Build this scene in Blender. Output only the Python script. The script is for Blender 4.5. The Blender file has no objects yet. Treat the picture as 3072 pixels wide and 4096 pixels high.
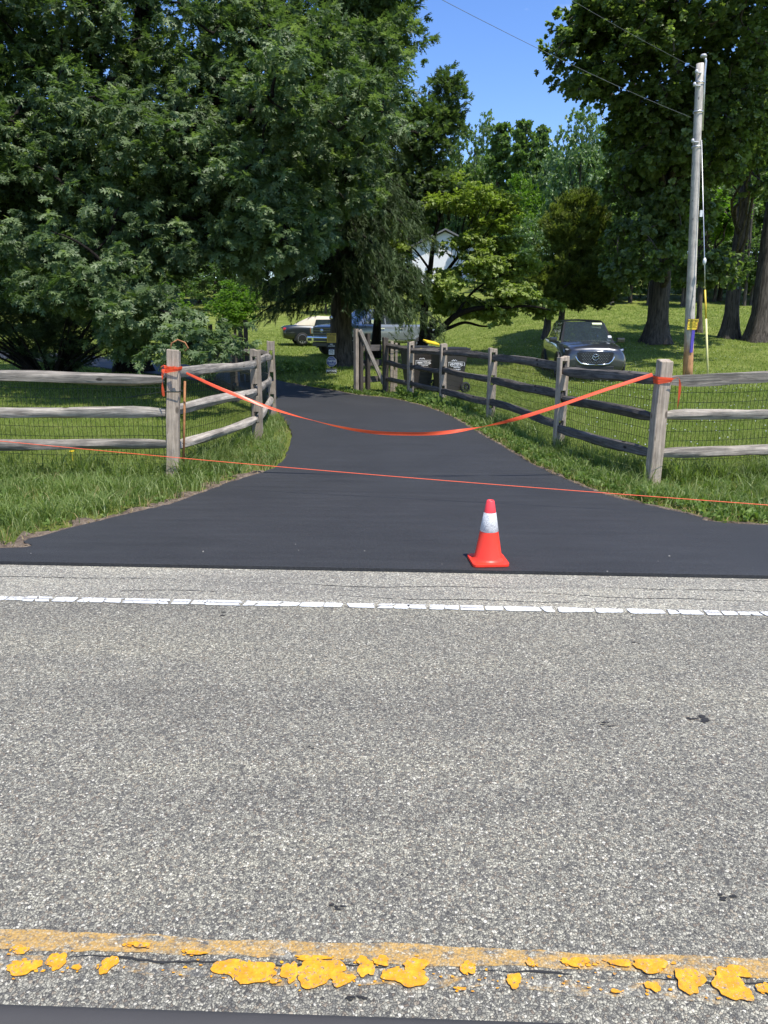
import bpy, bmesh, math, random
import numpy as np
from mathutils import Vector, Matrix, Euler
random.seed(7); RNG = np.random.default_rng(11)
C = bpy.context.scene.collection
sc = bpy.context.scene
R = math.radians
# ------------------------------------------------------------------ camera
CAM_H, PITCH, ROLL, FPX = 1.55, 14.6, 0.35, 2840.0
cam_d = bpy.data.cameras.new('camera'); cam = bpy.data.objects.new('camera', cam_d); C.objects.link(cam)
cam_d.sensor_fit = 'VERTICAL'; cam_d.sensor_height = 36.0; cam_d.lens = FPX/4096*36.0
cam_d.clip_start = .05; cam_d.clip_end = 2000
CM = Matrix.Rotation(R(90-PITCH), 4, 'X') @ Matrix.Rotation(R(ROLL), 4, 'Z')
cam.matrix_world = Matrix.Translation((0, 0, CAM_H)) @ CM
sc.camera = cam
# ------------------------------------------------------------------ light
SUN_EL, SUN_AZ = 65.0, (0.64, -0.77)      # direction towards the sun on the ground plane
w = bpy.data.worlds.new('World'); sc.world = w; w.use_nodes = True
nt = w.node_tree; nt.nodes.clear()
out = nt.nodes.new('ShaderNodeOutputWorld'); bg = nt.nodes.new('ShaderNodeBackground')
sky = nt.nodes.new('ShaderNodeTexSky'); sky.sky_type = 'NISHITA'; sky.sun_disc = False
sky.sun_elevation = R(SUN_EL); sky.sun_rotation = math.atan2(SUN_AZ[0], SUN_AZ[1])
sky.air_density = 1.0; sky.dust_density = 0.3; sky.ozone_density = 2.5; sky.altitude = 100
tc = nt.nodes.new('ShaderNodeTexCoord'); mp = nt.nodes.new('ShaderNodeMapping'); mp.inputs['Scale'].default_value = (1, 1, 2.6)
cn = nt.nodes.new('ShaderNodeTexNoise'); cn.inputs['Scale'].default_value = 2.1; cn.inputs['Detail'].default_value = 9; cn.inputs['Roughness'].default_value = .6
cr = nt.nodes.new('ShaderNodeValToRGB'); cr.color_ramp.elements[0].position = .56; cr.color_ramp.elements[1].position = .80
cr.color_ramp.elements[1].color = (.8, .8, .8, 1)
cmx = nt.nodes.new('ShaderNodeMixRGB'); cmx.inputs[2].default_value = (9, 9.6, 10.5, 1)
hs = nt.nodes.new('ShaderNodeHueSaturation'); hs.inputs['Saturation'].default_value = 1.22; hs.inputs['Hue'].default_value = .512
nt.links.new(tc.outputs['Generated'], mp.inputs[0]); nt.links.new(mp.outputs[0], cn.inputs['Vector'])
nt.links.new(cn.outputs[0], cr.inputs[0]); nt.links.new(cr.outputs[0], cmx.inputs[0])
nt.links.new(sky.outputs[0], hs.inputs['Color']); nt.links.new(hs.outputs[0], cmx.inputs[1])
nt.links.new(cmx.outputs[0], bg.inputs[0]); bg.inputs[1].default_value = .15; hs.inputs['Value'].default_value = 1.1
nt.links.new(bg.outputs[0], out.inputs[0])
sl = bpy.data.lights.new('sun', 'SUN'); sl.energy = 4.6; sl.angle = R(.53); sl.color = (1, .95, .87)
so = bpy.data.objects.new('sun', sl); C.objects.link(so); so.location = (20, -20, 40)
SUNV = Vector((SUN_AZ[0]*math.cos(R(SUN_EL)), SUN_AZ[1]*math.cos(R(SUN_EL)), math.sin(R(SUN_EL)))).normalized()
so.rotation_euler = SUNV.to_track_quat('Z', 'Y').to_euler()
vs = sc.view_settings; vs.view_transform = 'Standard'; vs.look = 'None'; vs.gamma = 1; vs.use_curve_mapping = False; vs.exposure = 0.55
# ------------------------------------------------------------------ measuring helpers
C3 = CM.to_3x3()
def ray(u, v): return (C3 @ Vector(((u-1536)/FPX, -(v-2048)/FPX, -1))).normalized()
def sm(a, b, x):
    t = np.clip((x-a)/(b-a), 0, 1); return t*t*(3-2*t)
def sp(x, k=1.5): return np.logaddexp(0, x/k)*k
def T(x, y):
    x = np.asarray(x, float); y = np.asarray(y, float)
    zr = .125*sp(y-22.8) - .075*sp(y-85, 10)
    zl = .022*sp(y-14) + .10*sp(y-40, 3) - .07*sp(y-95, 10)
    m = sm(2.5, 8.5, x + .06*(y-25))
    z = zl*(1-m) + zr*m
    return z + .02*np.sin(x*.9+1)*np.sin(y*.7)*sm(9, 13, y)
def Tz(x, y): return float(T(x, y))
def G(u, v, dz=0.0):
    d = ray(u, v); t = 1.0; lo = 0
    o = Vector((0, 0, CAM_H))
    for t in np.arange(1.0, 120, .05):
        p = o + d*t
        if p.z <= Tz(p.x, p.y)+dz: break
    a, b = t-.05, t
    for _ in range(20):
        m = (a+b)/2; p = o + d*m
        if p.z <= Tz(p.x, p.y)+dz: b = m
        else: a = m
    p = o + d*b; return Vector((p.x, p.y, p.z))
def A(u, v, Y):
    d = ray(u, v); return Vector((0, 0, CAM_H)) + d*(Y/d.y)
# ------------------------------------------------------------------ object helpers
def tag(o, label=None, cat=None, group=None, kind=None):
    if label: o['label'] = label
    if cat: o['category'] = cat
    if group: o['group'] = group
    if kind: o['kind'] = kind
    return o
def empty(name, loc=(0, 0, 0), rz=0, label=None, cat=None, group=None):
    o = bpy.data.objects.new(name, None); C.objects.link(o); o.location = loc; o.rotation_euler.z = rz
    return tag(o, label, cat, group)
def link(name, me, mt=None, parent=None, smooth=False):
    if mt is not None and not me.materials: me.materials.append(mt)
    o = bpy.data.objects.new(name, me); C.objects.link(o)
    if parent is not None: o.parent = parent
    if smooth: me.polygons.foreach_set('use_smooth', [True]*len(me.polygons))
    return o
class MB:
    def __init__(s): s.v = []; s.f = []
    def box(s, c, d, M=None, taper=1.0):
        c = Vector(c); n = len(s.v)
        for k in (-1, 1):
            t = taper if k > 0 else 1
            for i, j in ((-1, -1), (1, -1), (1, 1), (-1, 1)):
                p = c + Vector((i*d[0]/2*t, j*d[1]/2*t, k*d[2]/2)); s.v.append(M @ p if M else p)
        s.f += [(n+3, n+2, n+1, n), (n+4, n+5, n+6, n+7)] + [(n+i, n+(i+1) % 4, n+4+(i+1) % 4, n+4+i) for i in range(4)]
        return s
    def tube(s, pts, rads, n=8, cap=True):
        pts = [Vector(p) for p in pts]; b = len(s.v)
        if not hasattr(rads, '__len__'): rads = [rads]*len(pts)
        for i, p in enumerate(pts):
            t = (pts[min(i+1, len(pts)-1)]-pts[max(i-1, 0)]).normalized()
            a = Vector((0, 0, 1)) if abs(t.z) < .9 else Vector((1, 0, 0))
            x = t.cross(a).normalized(); y = t.cross(x)
            for k in range(n):
                an = 2*math.pi*k/n; s.v.append(p + (x*math.cos(an)+y*math.sin(an))*rads[i])
        for i in range(len(pts)-1):
            for k in range(n):
                q = b+i*n; s.f.append((q+k, q+(k+1) % n, q+n+(k+1) % n, q+n+k))
        if cap:
            s.f.append(tuple(b+k for k in range(n))[::-1]); q = b+(len(pts)-1)*n; s.f.append(tuple(q+k for k in range(n)))
        return s
    def lathe(s, prof, n=20, M=None):
        b = len(s.v)
        for r, z in prof:
            for k in range(n):
                a = 2*math.pi*k/n; p = Vector((r*math.cos(a), r*math.sin(a), z)); s.v.append(M @ p if M else p)
        for i in range(len(prof)-1):
            for k in range(n):
                q = b+i*n; s.f.append((q+k, q+(k+1) % n, q+n+(k+1) % n, q+n+k))
        return s
    def prism(s, poly, h, M=None):
        n = len(poly); b = len(s.v)
        for z in (0, h):
            for p in poly:
                q = Vector((p[0], p[1], z)); s.v.append(M @ q if M else q)
        s.f += [tuple(range(b, b+n))[::-1], tuple(range(b+n, b+2*n))] + [(b+i, b+(i+1) % n, b+n+(i+1) % n, b+n+i) for i in range(n)]
        return s
    def quad(s, *p):
        b = len(s.v); s.v += [Vector(q) for q in p]; s.f.append(tuple(range(b, b+len(p)))); return s
    def grid(s, P):   # P: rows of points
        b = len(s.v); m = len(P[0])
        for r in P: s.v += [Vector(q) for q in r]
        for i in range(len(P)-1):
            for j in range(m-1):
                q = b+i*m+j; s.f.append((q, q+1, q+m+1, q+m))
        return s
    def mesh(s, name, mt=None):
        me = bpy.data.meshes.new(name); me.from_pydata([tuple(p) for p in s.v], [], s.f); me.update()
        if mt: me.materials.append(mt)
        return me
    def build(s, name, mt, parent=None, smooth=False, bevel=0, sub=0, auto=None):
        o = link(name, s.mesh(name, mt), None, parent, smooth)
        if bevel:
            m = o.modifiers.new('b', 'BEVEL'); m.width = bevel; m.segments = 2; m.limit_method = 'ANGLE'
        if sub:
            m = o.modifiers.new('s', 'SUBSURF'); m.levels = m.render_levels = sub
        return o
def npmesh(name, V, F, mt, attr=None, smooth=False):
    me = bpy.data.meshes.new(name); V = np.ascontiguousarray(V, np.float32); F = np.ascontiguousarray(F, np.int32)
    me.vertices.add(len(V)); me.vertices.foreach_set('co', V.ravel())
    k = F.shape[1]; me.loops.add(F.size); me.loops.foreach_set('vertex_index', F.ravel())
    me.polygons.add(len(F)); me.polygons.foreach_set('loop_start', np.arange(0, F.size, k, dtype=np.int32))
    me.polygons.foreach_set('loop_total', np.full(len(F), k, np.int32))
    if smooth: me.polygons.foreach_set('use_smooth', np.ones(len(F), bool))
    if attr is not None:
        a = me.attributes.new('rnd', 'FLOAT', 'POINT'); a.data.foreach_set('value', np.ascontiguousarray(attr, np.float32))
    me.update(calc_edges=True); me.validate()
    if mt: me.materials.append(mt)
    return me
# ------------------------------------------------------------------ materials
def nodes(name):
    m = bpy.data.materials.new(name); m.use_nodes = True; n = m.node_tree; b = n.nodes['Principled BSDF']; return m, n, b
def N(n, t, **k):
    x = n.nodes.new(t)
    for a, v in k.items():
        if a.startswith('i_'):
            key = a[2:].replace('_', ' '); x.inputs[int(key) if key.isdigit() else key].default_value = v
        else: setattr(x, a, v)
    return x
def ramp(n, src, stops):
    r = n.nodes.new('ShaderNodeValToRGB'); e = r.color_ramp.elements
    while len(e) < len(stops): e.new(.5)
    for i, (p, c) in enumerate(stops):
        e[i].position = p; e[i].color = (*c, 1) if hasattr(c, '__len__') else (c, c, c, 1)
    n.links.new(src, r.inputs[0]); return r.outputs[0]
def coords(n, kind='Object', scale=(1, 1, 1)):
    t = n.nodes.new('ShaderNodeTexCoord') if kind == 'Object' else n.nodes.new('ShaderNodeNewGeometry')
    m = n.nodes.new('ShaderNodeMapping'); m.inputs['Scale'].default_value = scale
    n.links.new(t.outputs['Object' if kind == 'Object' else 'Position'], m.inputs[0]); return m.outputs[0]
def mix(n, f, a, b, mode='MIX'):
    x = n.nodes.new('ShaderNodeMixRGB'); x.blend_type = mode
    for i, s in ((0, f), (1, a), (2, b)):
        if isinstance(s, (int, float)): x.inputs[i].default_value = s
        elif isinstance(s, tuple): x.inputs[i].default_value = (*s, 1)
        else: n.links.new(s, x.inputs[i])
    return x.outputs[0]
def noise(n, vec, scale, detail=4, rough=.55, dist=0):
    x = N(n, 'ShaderNodeTexNoise'); x.inputs['Scale'].default_value = scale; x.inputs['Detail'].default_value = detail
    x.inputs['Roughness'].default_value = rough; x.inputs['Distortion'].default_value = dist
    n.links.new(vec, x.inputs['Vector']); return x.outputs['Fac']
def bump(n, b, src, strength, dist):
    x = N(n, 'ShaderNodeBump'); x.inputs['Strength'].default_value = strength; x.inputs['Distance'].default_value = dist
    n.links.new(src, x.inputs['Height']); n.links.new(x.outputs[0], b.inputs['Normal'])
def simple(name, col, rough=.6, metal=0, var=.25, scale=6, bmp=.0, coat=0, spec=.5, vscale=(1, 1, 1)):
    m, n, b = nodes(name); v = coords(n, scale=vscale); f = noise(n, v, scale, 6)
    c = ramp(n, f, [(.3, tuple(x*(1-var) for x in col)), (.7, tuple(min(1, x*(1+var)) for x in col))])
    n.links.new(c, b.inputs['Base Color']); b.inputs['Roughness'].default_value = rough; b.inputs['Metallic'].default_value = metal
    b.inputs['Coat Weight'].default_value = coat; b.inputs['Coat Roughness'].default_value = .04; b.inputs['Specular IOR Level'].default_value = spec
    if bmp: bump(n, b, noise(n, v, scale*8, 5), bmp, .01)
    return m
def wood(name, axis, light, dark, knots=True, sc_=1.0):
    m, n, b = nodes(name); s = [26*sc_]*3; s[axis] = 1.6*sc_
    v = coords(n, scale=tuple(s)); f = noise(n, v, 1.6, 8, .65, .6)
    s2 = [7.0]*3; s2[axis] = 3.2; kv = N(n, 'ShaderNodeTexVoronoi'); kv.inputs['Scale'].default_value = 1.0; n.links.new(coords(n, scale=tuple(s2)), kv.inputs['Vector'])
    kf = ramp(n, kv.outputs['Distance'], [(.09, 1.0), (.15, .0)])
    g = N(n, 'ShaderNodeObjectInfo')
    c = ramp(n, f, [(.25, dark), (.5, tuple((a+d)/2 for a, d in zip(light, dark))), (.72, light)])
    f2 = noise(n, coords(n, scale=(1, 1, 1)), 5, 5, .6)
    c = mix(n, .75, c, ramp(n, f2, [(.3, (.55, .55, .55)), (.75, (1.2, 1.17, 1.12))]), 'MULTIPLY')
    c = mix(n, kf, c, tuple(a*.6 for a in dark))
    hv = N(n, 'ShaderNodeHueSaturation'); n.links.new(c, hv.inputs['Color'])
    mr = N(n, 'ShaderNodeMapRange'); n.links.new(g.outputs['Random'], mr.inputs[0]); mr.inputs[3].default_value = .8; mr.inputs[4].default_value = 1.2
    n.links.new(mr.outputs[0], hv.inputs['Value'])
    n.links.new(hv.outputs[0], b.inputs['Base Color']); b.inputs['Roughness'].default_value = .85; b.inputs['Specular IOR Level'].default_value = .2
    bump(n, b, f, .9, .012); return m
def leafmat(name, c0, c1, c2, trans=.3, rough=.45, spec=.5):
    m, n, b = nodes(name); a = N(n, 'ShaderNodeAttribute', attribute_name='rnd')
    c = ramp(n, a.outputs['Fac'], [(0, c0), (.55, c1), (1, c2)])
    o = coords(n, 'Geo'); f = noise(n, o, .55, 3); c = mix(n, .55, c, ramp(n, f, [(.3, .65), (.7, 1.3)]), 'MULTIPLY')
    n.links.new(c, b.inputs['Base Color']); b.inputs['Roughness'].default_value = rough; b.inputs['Specular IOR Level'].default_value = spec
    t = N(n, 'ShaderNodeBsdfTranslucent'); n.links.new(mix(n, 1.0, c, (1.5, 1.7, .7), 'MULTIPLY'), t.inputs[0])
    mx = N(n, 'ShaderNodeMixShader'); mx.inputs[0].default_value = trans
    n.links.new(b.outputs[0], mx.inputs[1]); n.links.new(t.outputs[0], mx.inputs[2])
    n.links.new(mx.outputs[0], n.nodes['Material Output'].inputs[0]); return m
def bark(name, light, dark, sc_=1.0):
    m, n, b = nodes(name); v = coords(n, 'Geo', (9*sc_, 9*sc_, 1.3*sc_)); f = noise(n, v, 1.5, 8, .7, .5)
    n.links.new(ramp(n, f, [(.35, dark), (.65, light)]), b.inputs['Base Color']); b.inputs['Roughness'].default_value = .95
    b.inputs['Specular IOR Level'].default_value = .1
    bump(n, b, f, 1, .05); return m
def road_color(n, dark=.035, mean=.24, lightness=1.0):
    g = coords(n, 'Geo'); 
    wv = N(n, 'ShaderNodeTexNoise'); wv.inputs['Scale'].default_value = 60; n.links.new(g, wv.inputs['Vector'])
    gg = N(n, 'ShaderNodeVectorMath', operation='MULTIPLY_ADD'); n.links.new(wv.outputs['Color'], gg.inputs[0]); gg.inputs[1].default_value = (.012, .012, 0); n.links.new(g, gg.inputs[2])
    v = N(n, 'ShaderNodeTexVoronoi', feature='F1'); v.inputs['Scale'].default_value = 140; n.links.new(gg.outputs[0], v.inputs['Vector'])
    e = N(n, 'ShaderNodeTexVoronoi', feature='DISTANCE_TO_EDGE'); e.inputs['Scale'].default_value = 140; n.links.new(gg.outputs[0], e.inputs['Vector'])
    sx = N(n, 'ShaderNodeSeparateColor'); n.links.new(v.outputs['Color'], sx.inputs[0])
    L = lightness
    c = ramp(n, sx.outputs[0], [(0, (.11*L, .11*L, .108*L)), (.22, (.17*L, .17*L, .158*L)), (.55, (.28*L, .275*L, .24*L)), (.9, (.41*L, .405*L, .35*L)), (1, (.60*L, .59*L, .54*L))])
    c = mix(n, ramp(n, sx.outputs[1], [(.84, 0.0), (.9, .22)]), c, (.34*L, .22*L, .13*L))
    n2 = noise(n, g, 320, 3)
    c = mix(n, .5, c, ramp(n, n2, [(.3, .7), (.7, 1.28)]), 'MULTIPLY')
    ed = ramp(n, e.outputs['Distance'], [(.02, 0.15), (.12, 1.0)])
    # bare binder where fine patches of stone are missing
    n3 = noise(n, g, 85, 4, .6)
    keep = mix(n, 1.0, ed, ramp(n, n3, [(.34, .3), (.44, 1.0)]), 'MULTIPLY')
    c = mix(n, keep, (dark, dark, dark*1.05), c)
    big = noise(n, coords(n, 'Geo', (.3, 1.6, 1)), 1.3, 6, .65)
    c = mix(n, .9, c, ramp(n, big, [(.3, (.74, .74, .76)), (.5, (1, 1, 1)), (.7, (1.18, 1.17, 1.12))]), 'MULTIPLY')
    c = mix(n, 1.0, c, (1.04, 1.0, .90), 'MULTIPLY')
    return c, keep, v, g
def asphalt(name, L=1.0, dark=.035):
    m, n, b = nodes(name); c, keep, v, g = road_color(n, dark, lightness=L)
    if name == 'road_gravel_asphalt':
        st = noise(n, coords(n, 'Geo', (1.6, 3.2, 1)), 1.7, 6, .7)
        c = mix(n, ramp(n, st, [(.70, 0.0), (.735, .75)]), c, (.03, .03, .032))
    n.links.new(c, b.inputs['Base Color']); b.inputs['Roughness'].default_value = .8; b.inputs['Specular IOR Level'].default_value = .35
    inv = N(n, 'ShaderNodeMath', operation='SUBTRACT'); inv.inputs[0].default_value = 1; n.links.new(v.outputs['Distance'], inv.inputs[1])
    k2 = N(n, 'ShaderNodeMath', operation='MULTIPLY'); n.links.new(inv.outputs[0], k2.inputs[0]); n.links.new(keep, k2.inputs[1])
    bump(n, b, k2.outputs[0], .6, .006); return m
M = {}
M['road'] = asphalt('road_gravel_asphalt', 1.0)
M['shoulder'] = asphalt('shoulder_asphalt', 1.32, .09)
# worn yellow band: same aggregate with paint left on top of most stones
m, n, b = nodes('worn_yellow_band'); c, keep, v, g = road_color(n, .05)
pn = noise(n, coords(n, 'Geo', (1, 2.2, 1)), 14, 8, .75)
pm = mix(n, 1.0, ramp(n, pn, [(.40, 0.0), (.52, .85)]), ramp(n, noise(n, g, 150, 3), [(.35, .35), (.55, 1.0)]), 'MULTIPLY')
n.links.new(mix(n, pm, c, (.46, .27, .06)), b.inputs['Base Color']); b.inputs['Roughness'].default_value = .8; bump(n, b, v.outputs['Distance'], .5, -.006); M['ylow'] = m
m2 = m.copy(); m2.name = 'faint_yellow_band'
for nd in m2.node_tree.nodes:
    if nd.type == 'VALTORGB' and abs(nd.color_ramp.elements[0].position-.40) < .001 and abs(nd.color_ramp.elements[1].position-.52) < .001: nd.color_ramp.elements[0].position = .50; nd.color_ramp.elements[1].position = .64
M['ylow2'] = m2
m, n, b = nodes('bright_yellow_paint'); g = coords(n, 'Geo')
yc = ramp(n, noise(n, g, 45, 7, .7), [(.3, (.50, .20, .006)), (.55, (.70, .32, .010)), (.7, (.78, .42, .03))]); c_, k_, v_, g_ = road_color(n, .05)
n.links.new(mix(n, ramp(n, noise(n, g, 95, 6, .8), [(.54, 0.0), (.60, .9)]), yc, c_), b.inputs['Base Color']); b.inputs['Roughness'].default_value = .6; bump(n, b, noise(n, g, 180, 3), .3, .003); M['yel'] = m
m, n, b = nodes('white_road_paint'); g = coords(n, 'Geo')
n.links.new(ramp(n, noise(n, g, 50, 5), [(.3, (.50, .50, .48)), (.6, (.70, .70, .67))]), b.inputs['Base Color']); b.inputs['Roughness'].default_value = .6; M['white_paint'] = m
c_, k_, v_, g_ = road_color(n, .06); src = b.inputs['Base Color'].links[0].from_socket
n.links.new(mix(n, ramp(n, noise(n, g, 34, 8, .8), [(.52, 0.0), (.62, .85)]), src, c_), b.inputs['Base Color'])
# fresh sealed driveway
m, n, b = nodes('fresh_black_asphalt'); g = coords(n, 'Geo')
f = noise(n, g, 240, 4, .7); f2 = noise(n, g, 1.1, 4)
c = ramp(n, f, [(.3, (.012, .0125, .013)), (.55, (.031, .032, .0335)), (.75, (.085, .085, .084))])
c = mix(n, .6, c, ramp(n, f2, [(.3, .8), (.7, 1.2)]), 'MULTIPLY')
c = mix(n, .9, c, ramp(n, noise(n, g, 70, 5, .8), [(.32, .5), (.55, 1.0), (.72, 1.9)]), 'MULTIPLY')
sq = noise(n, coords(n, 'Geo', (.5, 5, 1)), 2.2, 5, .6); c = mix(n, .7, c, ramp(n, sq, [(.35, .8), (.65, 1.2)]), 'MULTIPLY')
vv = N(n, 'ShaderNodeTexVoronoi'); vv.inputs['Scale'].default_value = 9; n.links.new(g, vv.inputs['Vector'])
c = mix(n, ramp(n, vv.outputs['Distance'], [(.010, .6), (.018, 0.0)]), c, (.4, .38, .33))
n.links.new(c, b.inputs['Base Color']); b.inputs['Roughness'].default_value = .62; b.inputs['Specular IOR Level'].default_value = .5; bump(n, b, f, .8, .006); M['drive'] = m
# soil / lawn ground
m, n, b = nodes('soil_and_lawn'); g = coords(n, 'Geo')
f = noise(n, g, 1.3, 6, .6); f3 = noise(n, g, 42, 4, .7)
c = ramp(n, f, [(.3, (.10, .135, .025)), (.5, (.16, .20, .04)), (.7, (.24, .26, .075))])
c = mix(n, .8, c, ramp(n, f3, [(.3, .45), (.7, 1.5)]), 'MULTIPLY')
n.links.new(c, b.inputs['Base Color']); b.inputs['Roughness'].default_value = .95; b.inputs['Specular IOR Level'].default_value = .1; bump(n, b, f3, 1, .05); M['lawn'] = m
m, n, b = nodes('bare_soil'); g = coords(n, 'Geo'); f = noise(n, g, 16, 8, .75)
n.links.new(ramp(n, f, [(.3, (.05, .033, .02)), (.5, (.15, .11, .075)), (.7, (.30, .24, .17))]), b.inputs['Base Color']); b.inputs['Roughness'].default_value = 1; bump(n, b, f, 1, .03); M['soil'] = m
M['blade'] = leafmat('grass_blades', (.085, .125, .028), (.16, .22, .055), (.34, .37, .17), .35, .5, .35)
M['mown'] = leafmat('mown_lawn_blades', (.11, .15, .025), (.20, .26, .05), (.34, .38, .13), .35, .55, .3)
M['straw'] = leafmat('dry_grass', (.2, .15, .07), (.32, .25, .12), (.42, .35, .19), .2, .8, .1)
M['weed'] = leafmat('weed_leaves', (.08, .13, .025), (.15, .22, .05), (.26, .33, .10), .3, .5, .3)
M['oak'] = leafmat('oak_leaves', (.055, .093, .032), (.10, .15, .055), (.21, .27, .12), .36, .5, .4)
M['maple'] = leafmat('broad_leaves', (.075, .11, .036), (.135, .185, .06), (.25, .31, .125), .45, .45, .5)
M['dogw'] = leafmat('dogwood_leaves', (.14, .19, .035), (.24, .31, .065), (.38, .44, .16), .38, .5, .4)
M['junip'] = leafmat('juniper_scales', (.10, .13, .032), (.17, .205, .05), (.27, .31, .09), .35, .7, .2)
M['spruce'] = leafmat('spruce_needles', (.035, .06, .02), (.065, .10, .035), (.12, .16, .065), .2, .6, .3)
M['bgA'] = leafmat('woodland_leaves', (.075, .12, .04), (.12, .19, .06), (.22, .29, .12), .42, .5, .4)
M['bgB'] = leafmat('pale_woodland_leaves', (.08, .14, .05), (.14, .22, .08), (.26, .34, .15), .3, .45, .5)
M['bgC'] = leafmat('lime_leaves', (.08, .16, .018), (.14, .25, .03), (.21, .33, .05), .4, .5, .3)
M['bark'] = bark('grey_bark', (.14, .12, .10), (.03, .026, .022))
M['bark_d'] = bark('dark_bark', (.035, .03, .025), (.008, .007, .006), 2)
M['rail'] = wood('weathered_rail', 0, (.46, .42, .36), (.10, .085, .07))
M['rail_d'] = wood('weathered_shaded_rail', 0, (.19, .175, .16), (.035, .03, .027))  # dark wood; also holds the painted shade of the right driveway-side rails
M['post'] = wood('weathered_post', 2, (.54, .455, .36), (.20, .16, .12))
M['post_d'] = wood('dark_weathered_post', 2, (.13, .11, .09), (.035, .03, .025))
m = M['pole'] = wood('utility_pole_wood', 2, (.62, .58, .53), (.30, .27, .24), sc_=.7)
n = m.node_tree; b = n.nodes['Principled BSDF']; src = b.inputs['Base Color'].links[0].from_socket
sz = N(n, 'ShaderNodeSeparateXYZ'); n.links.new(coords(n), sz.inputs[0]); zz = N(n, 'ShaderNodeMath', operation='MULTIPLY_ADD')
n.links.new(noise(n, coords(n, scale=(8, 8, 1.5)), 2, 4), zz.inputs[0]); zz.inputs[1].default_value = 1.1; n.links.new(sz.outputs[2], zz.inputs[2])
zf = N(n, 'ShaderNodeMapRange'); n.links.new(zz.outputs[0], zf.inputs[0]); zf.inputs[1].default_value = 1.3; zf.inputs[2].default_value = 2.0; zf.inputs[3].default_value = 1; zf.inputs[4].default_value = 0
n.links.new(mix(n, zf.outputs[0], src, mix(n, 1.0, src, (1.0, .58, .32), 'MULTIPLY')), b.inputs['Base Color'])
M['wire'] = simple('green_black_wire', (.02, .028, .02), .5, .3)
M['galvd'] = simple('weathered_aluminium_wire', (.16, .17, .18), .6, .2)
M['galv'] = simple('galvanised_steel', (.55, .56, .57), .4, .8)
M['ribbon'] = simple('orange_ribbon', (.95, .11, .035), .35, var=.08, spec=.6)
n = M['ribbon'].node_tree; b = n.nodes['Principled BSDF']; t = N(n, 'ShaderNodeBsdfTranslucent'); t.inputs[0].default_value = (1, .16, .05, 1)
mx = N(n, 'ShaderNodeMixShader'); mx.inputs[0].default_value = .3; n.links.new(b.outputs[0], mx.inputs[1]); n.links.new(t.outputs[0], mx.inputs[2]); n.links.new(mx.outputs[0], n.nodes['Material Output'].inputs[0])
M['string'] = simple('orange_string', (.95, .13, .05), .6, var=.15, scale=60)
M['cone'] = simple('cone_orange_red', (.92, .045, .02), .42, var=.08, scale=9, bmp=.1)
M['conepink'] = simple('cone_faded_top', (.85, .05, .06), .5, var=.1)
m, n, b = nodes('reflective_collar'); v = N(n, 'ShaderNodeTexVoronoi', feature='DISTANCE_TO_EDGE'); v.inputs['Scale'].default_value = 130; n.links.new(coords(n), v.inputs['Vector'])
n.links.new(ramp(n, v.outputs['Distance'], [(.03, (.35, .35, .36)), (.2, (.78, .78, .76))]), b.inputs['Base Color']); b.inputs['Roughness'].default_value = .4; M['collar'] = m
M['suv'] = simple('dark_grey_car_paint', (.055, .058, .066), .28, .6, var=.03, coat=1)
M['truckp'] = simple('silver_blue_truck_paint', (.24, .27, .29), .35, .4, var=.04, coat=1)
M['sedanp'] = simple('black_green_car_paint', (.02, .026, .028), .28, .3, var=.04, coat=1)
M['cream'] = simple('cream_convertible_top', (.50, .45, .34), .8, var=.06)
M['glass'] = simple('dark_car_glass', (.03, .042, .05), .03, 0, var=.1, spec=.9, coat=1)
M['glass'].node_tree.nodes['Principled BSDF'].inputs['IOR'].default_value = 2.3
M['black'] = simple('black_plastic', (.012, .012, .013), .5, var=.1)
M['gloss'] = simple('gloss_black', (.01, .01, .011), .2, var=.1, coat=.5)
M['chrome'] = simple('chrome', (.75, .76, .78), .12, 1, var=.03)
M['alloy'] = simple('alloy_wheel', (.6, .61, .63), .3, .8, var=.05)
M['dalloy'] = simple('dark_alloy_wheel', (.10, .10, .11), .3, .8, var=.05)
M['rubber'] = simple('tyre_rubber', (.02, .02, .02), .85, var=.2)
M['lens'] = simple('headlight_lens', (.42, .44, .47), .08, .3, coat=1)
M['red'] = simple('red_tail_lens', (.45, .02, .015), .15, coat=.8)
M['amber'] = simple('amber_lens', (.8, .15, .02), .2, coat=.8)
M['bin'] = simple('brown_bin_plastic', (.035, .026, .022), .55, var=.15)
M['binlid'] = simple('black_bin_lid', (.022, .022, .024), .4, var=.2)
M['yellow'] = simple('yellow_plastic', (.85, .58, .02), .5, var=.08)
M['signy'] = simple('yellow_sign_sheet', (.80, .58, .04), .45, var=.1, scale=12)
M['signyd'] = simple('dull_yellow_sign_sheet', (.50, .36, .06), .5, var=.15, scale=12)
M['rust'] = simple('rusty_edge', (.30, .13, .05), .8, var=.3, scale=30)
M['purple'] = simple('purple_plastic', (.10, .07, .42), .45, var=.06)
M['signw'] = simple('white_sign', (.7, .72, .74), .5, var=.05)
M['signb'] = simple('blue_sign', (.02, .04, .22), .45, var=.08)
M['signk'] = simple('black_sign', (.012, .013, .015), .5, var=.1)
M['letter_k'] = simple('black_lettering', (.015, .013, .01), .6, var=.05)
M['letter_w'] = simple('white_lettering', (.8, .8, .8), .6, var=.03)
M['guard'] = simple('pale_yellow_guy_guard', (.72, .66, .30), .5, var=.08)
M['guardy'] = simple('yellow_guy_guard', (.75, .52, .05), .5, var=.08)
M['siding'] = simple('white_siding', (.78, .79, .80), .7, var=.04)
M['roofg'] = simple('grey_roof_shingles', (.16, .16, .17), .9, var=.2, scale=14)
M['porcelain'] = simple('grey_porcelain', (.5, .5, .52), .3, var=.05)
M['vinyl'] = simple('grey_door_vinyl', (.05, .048, .047), .95, var=.06, bmp=.1)
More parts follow.
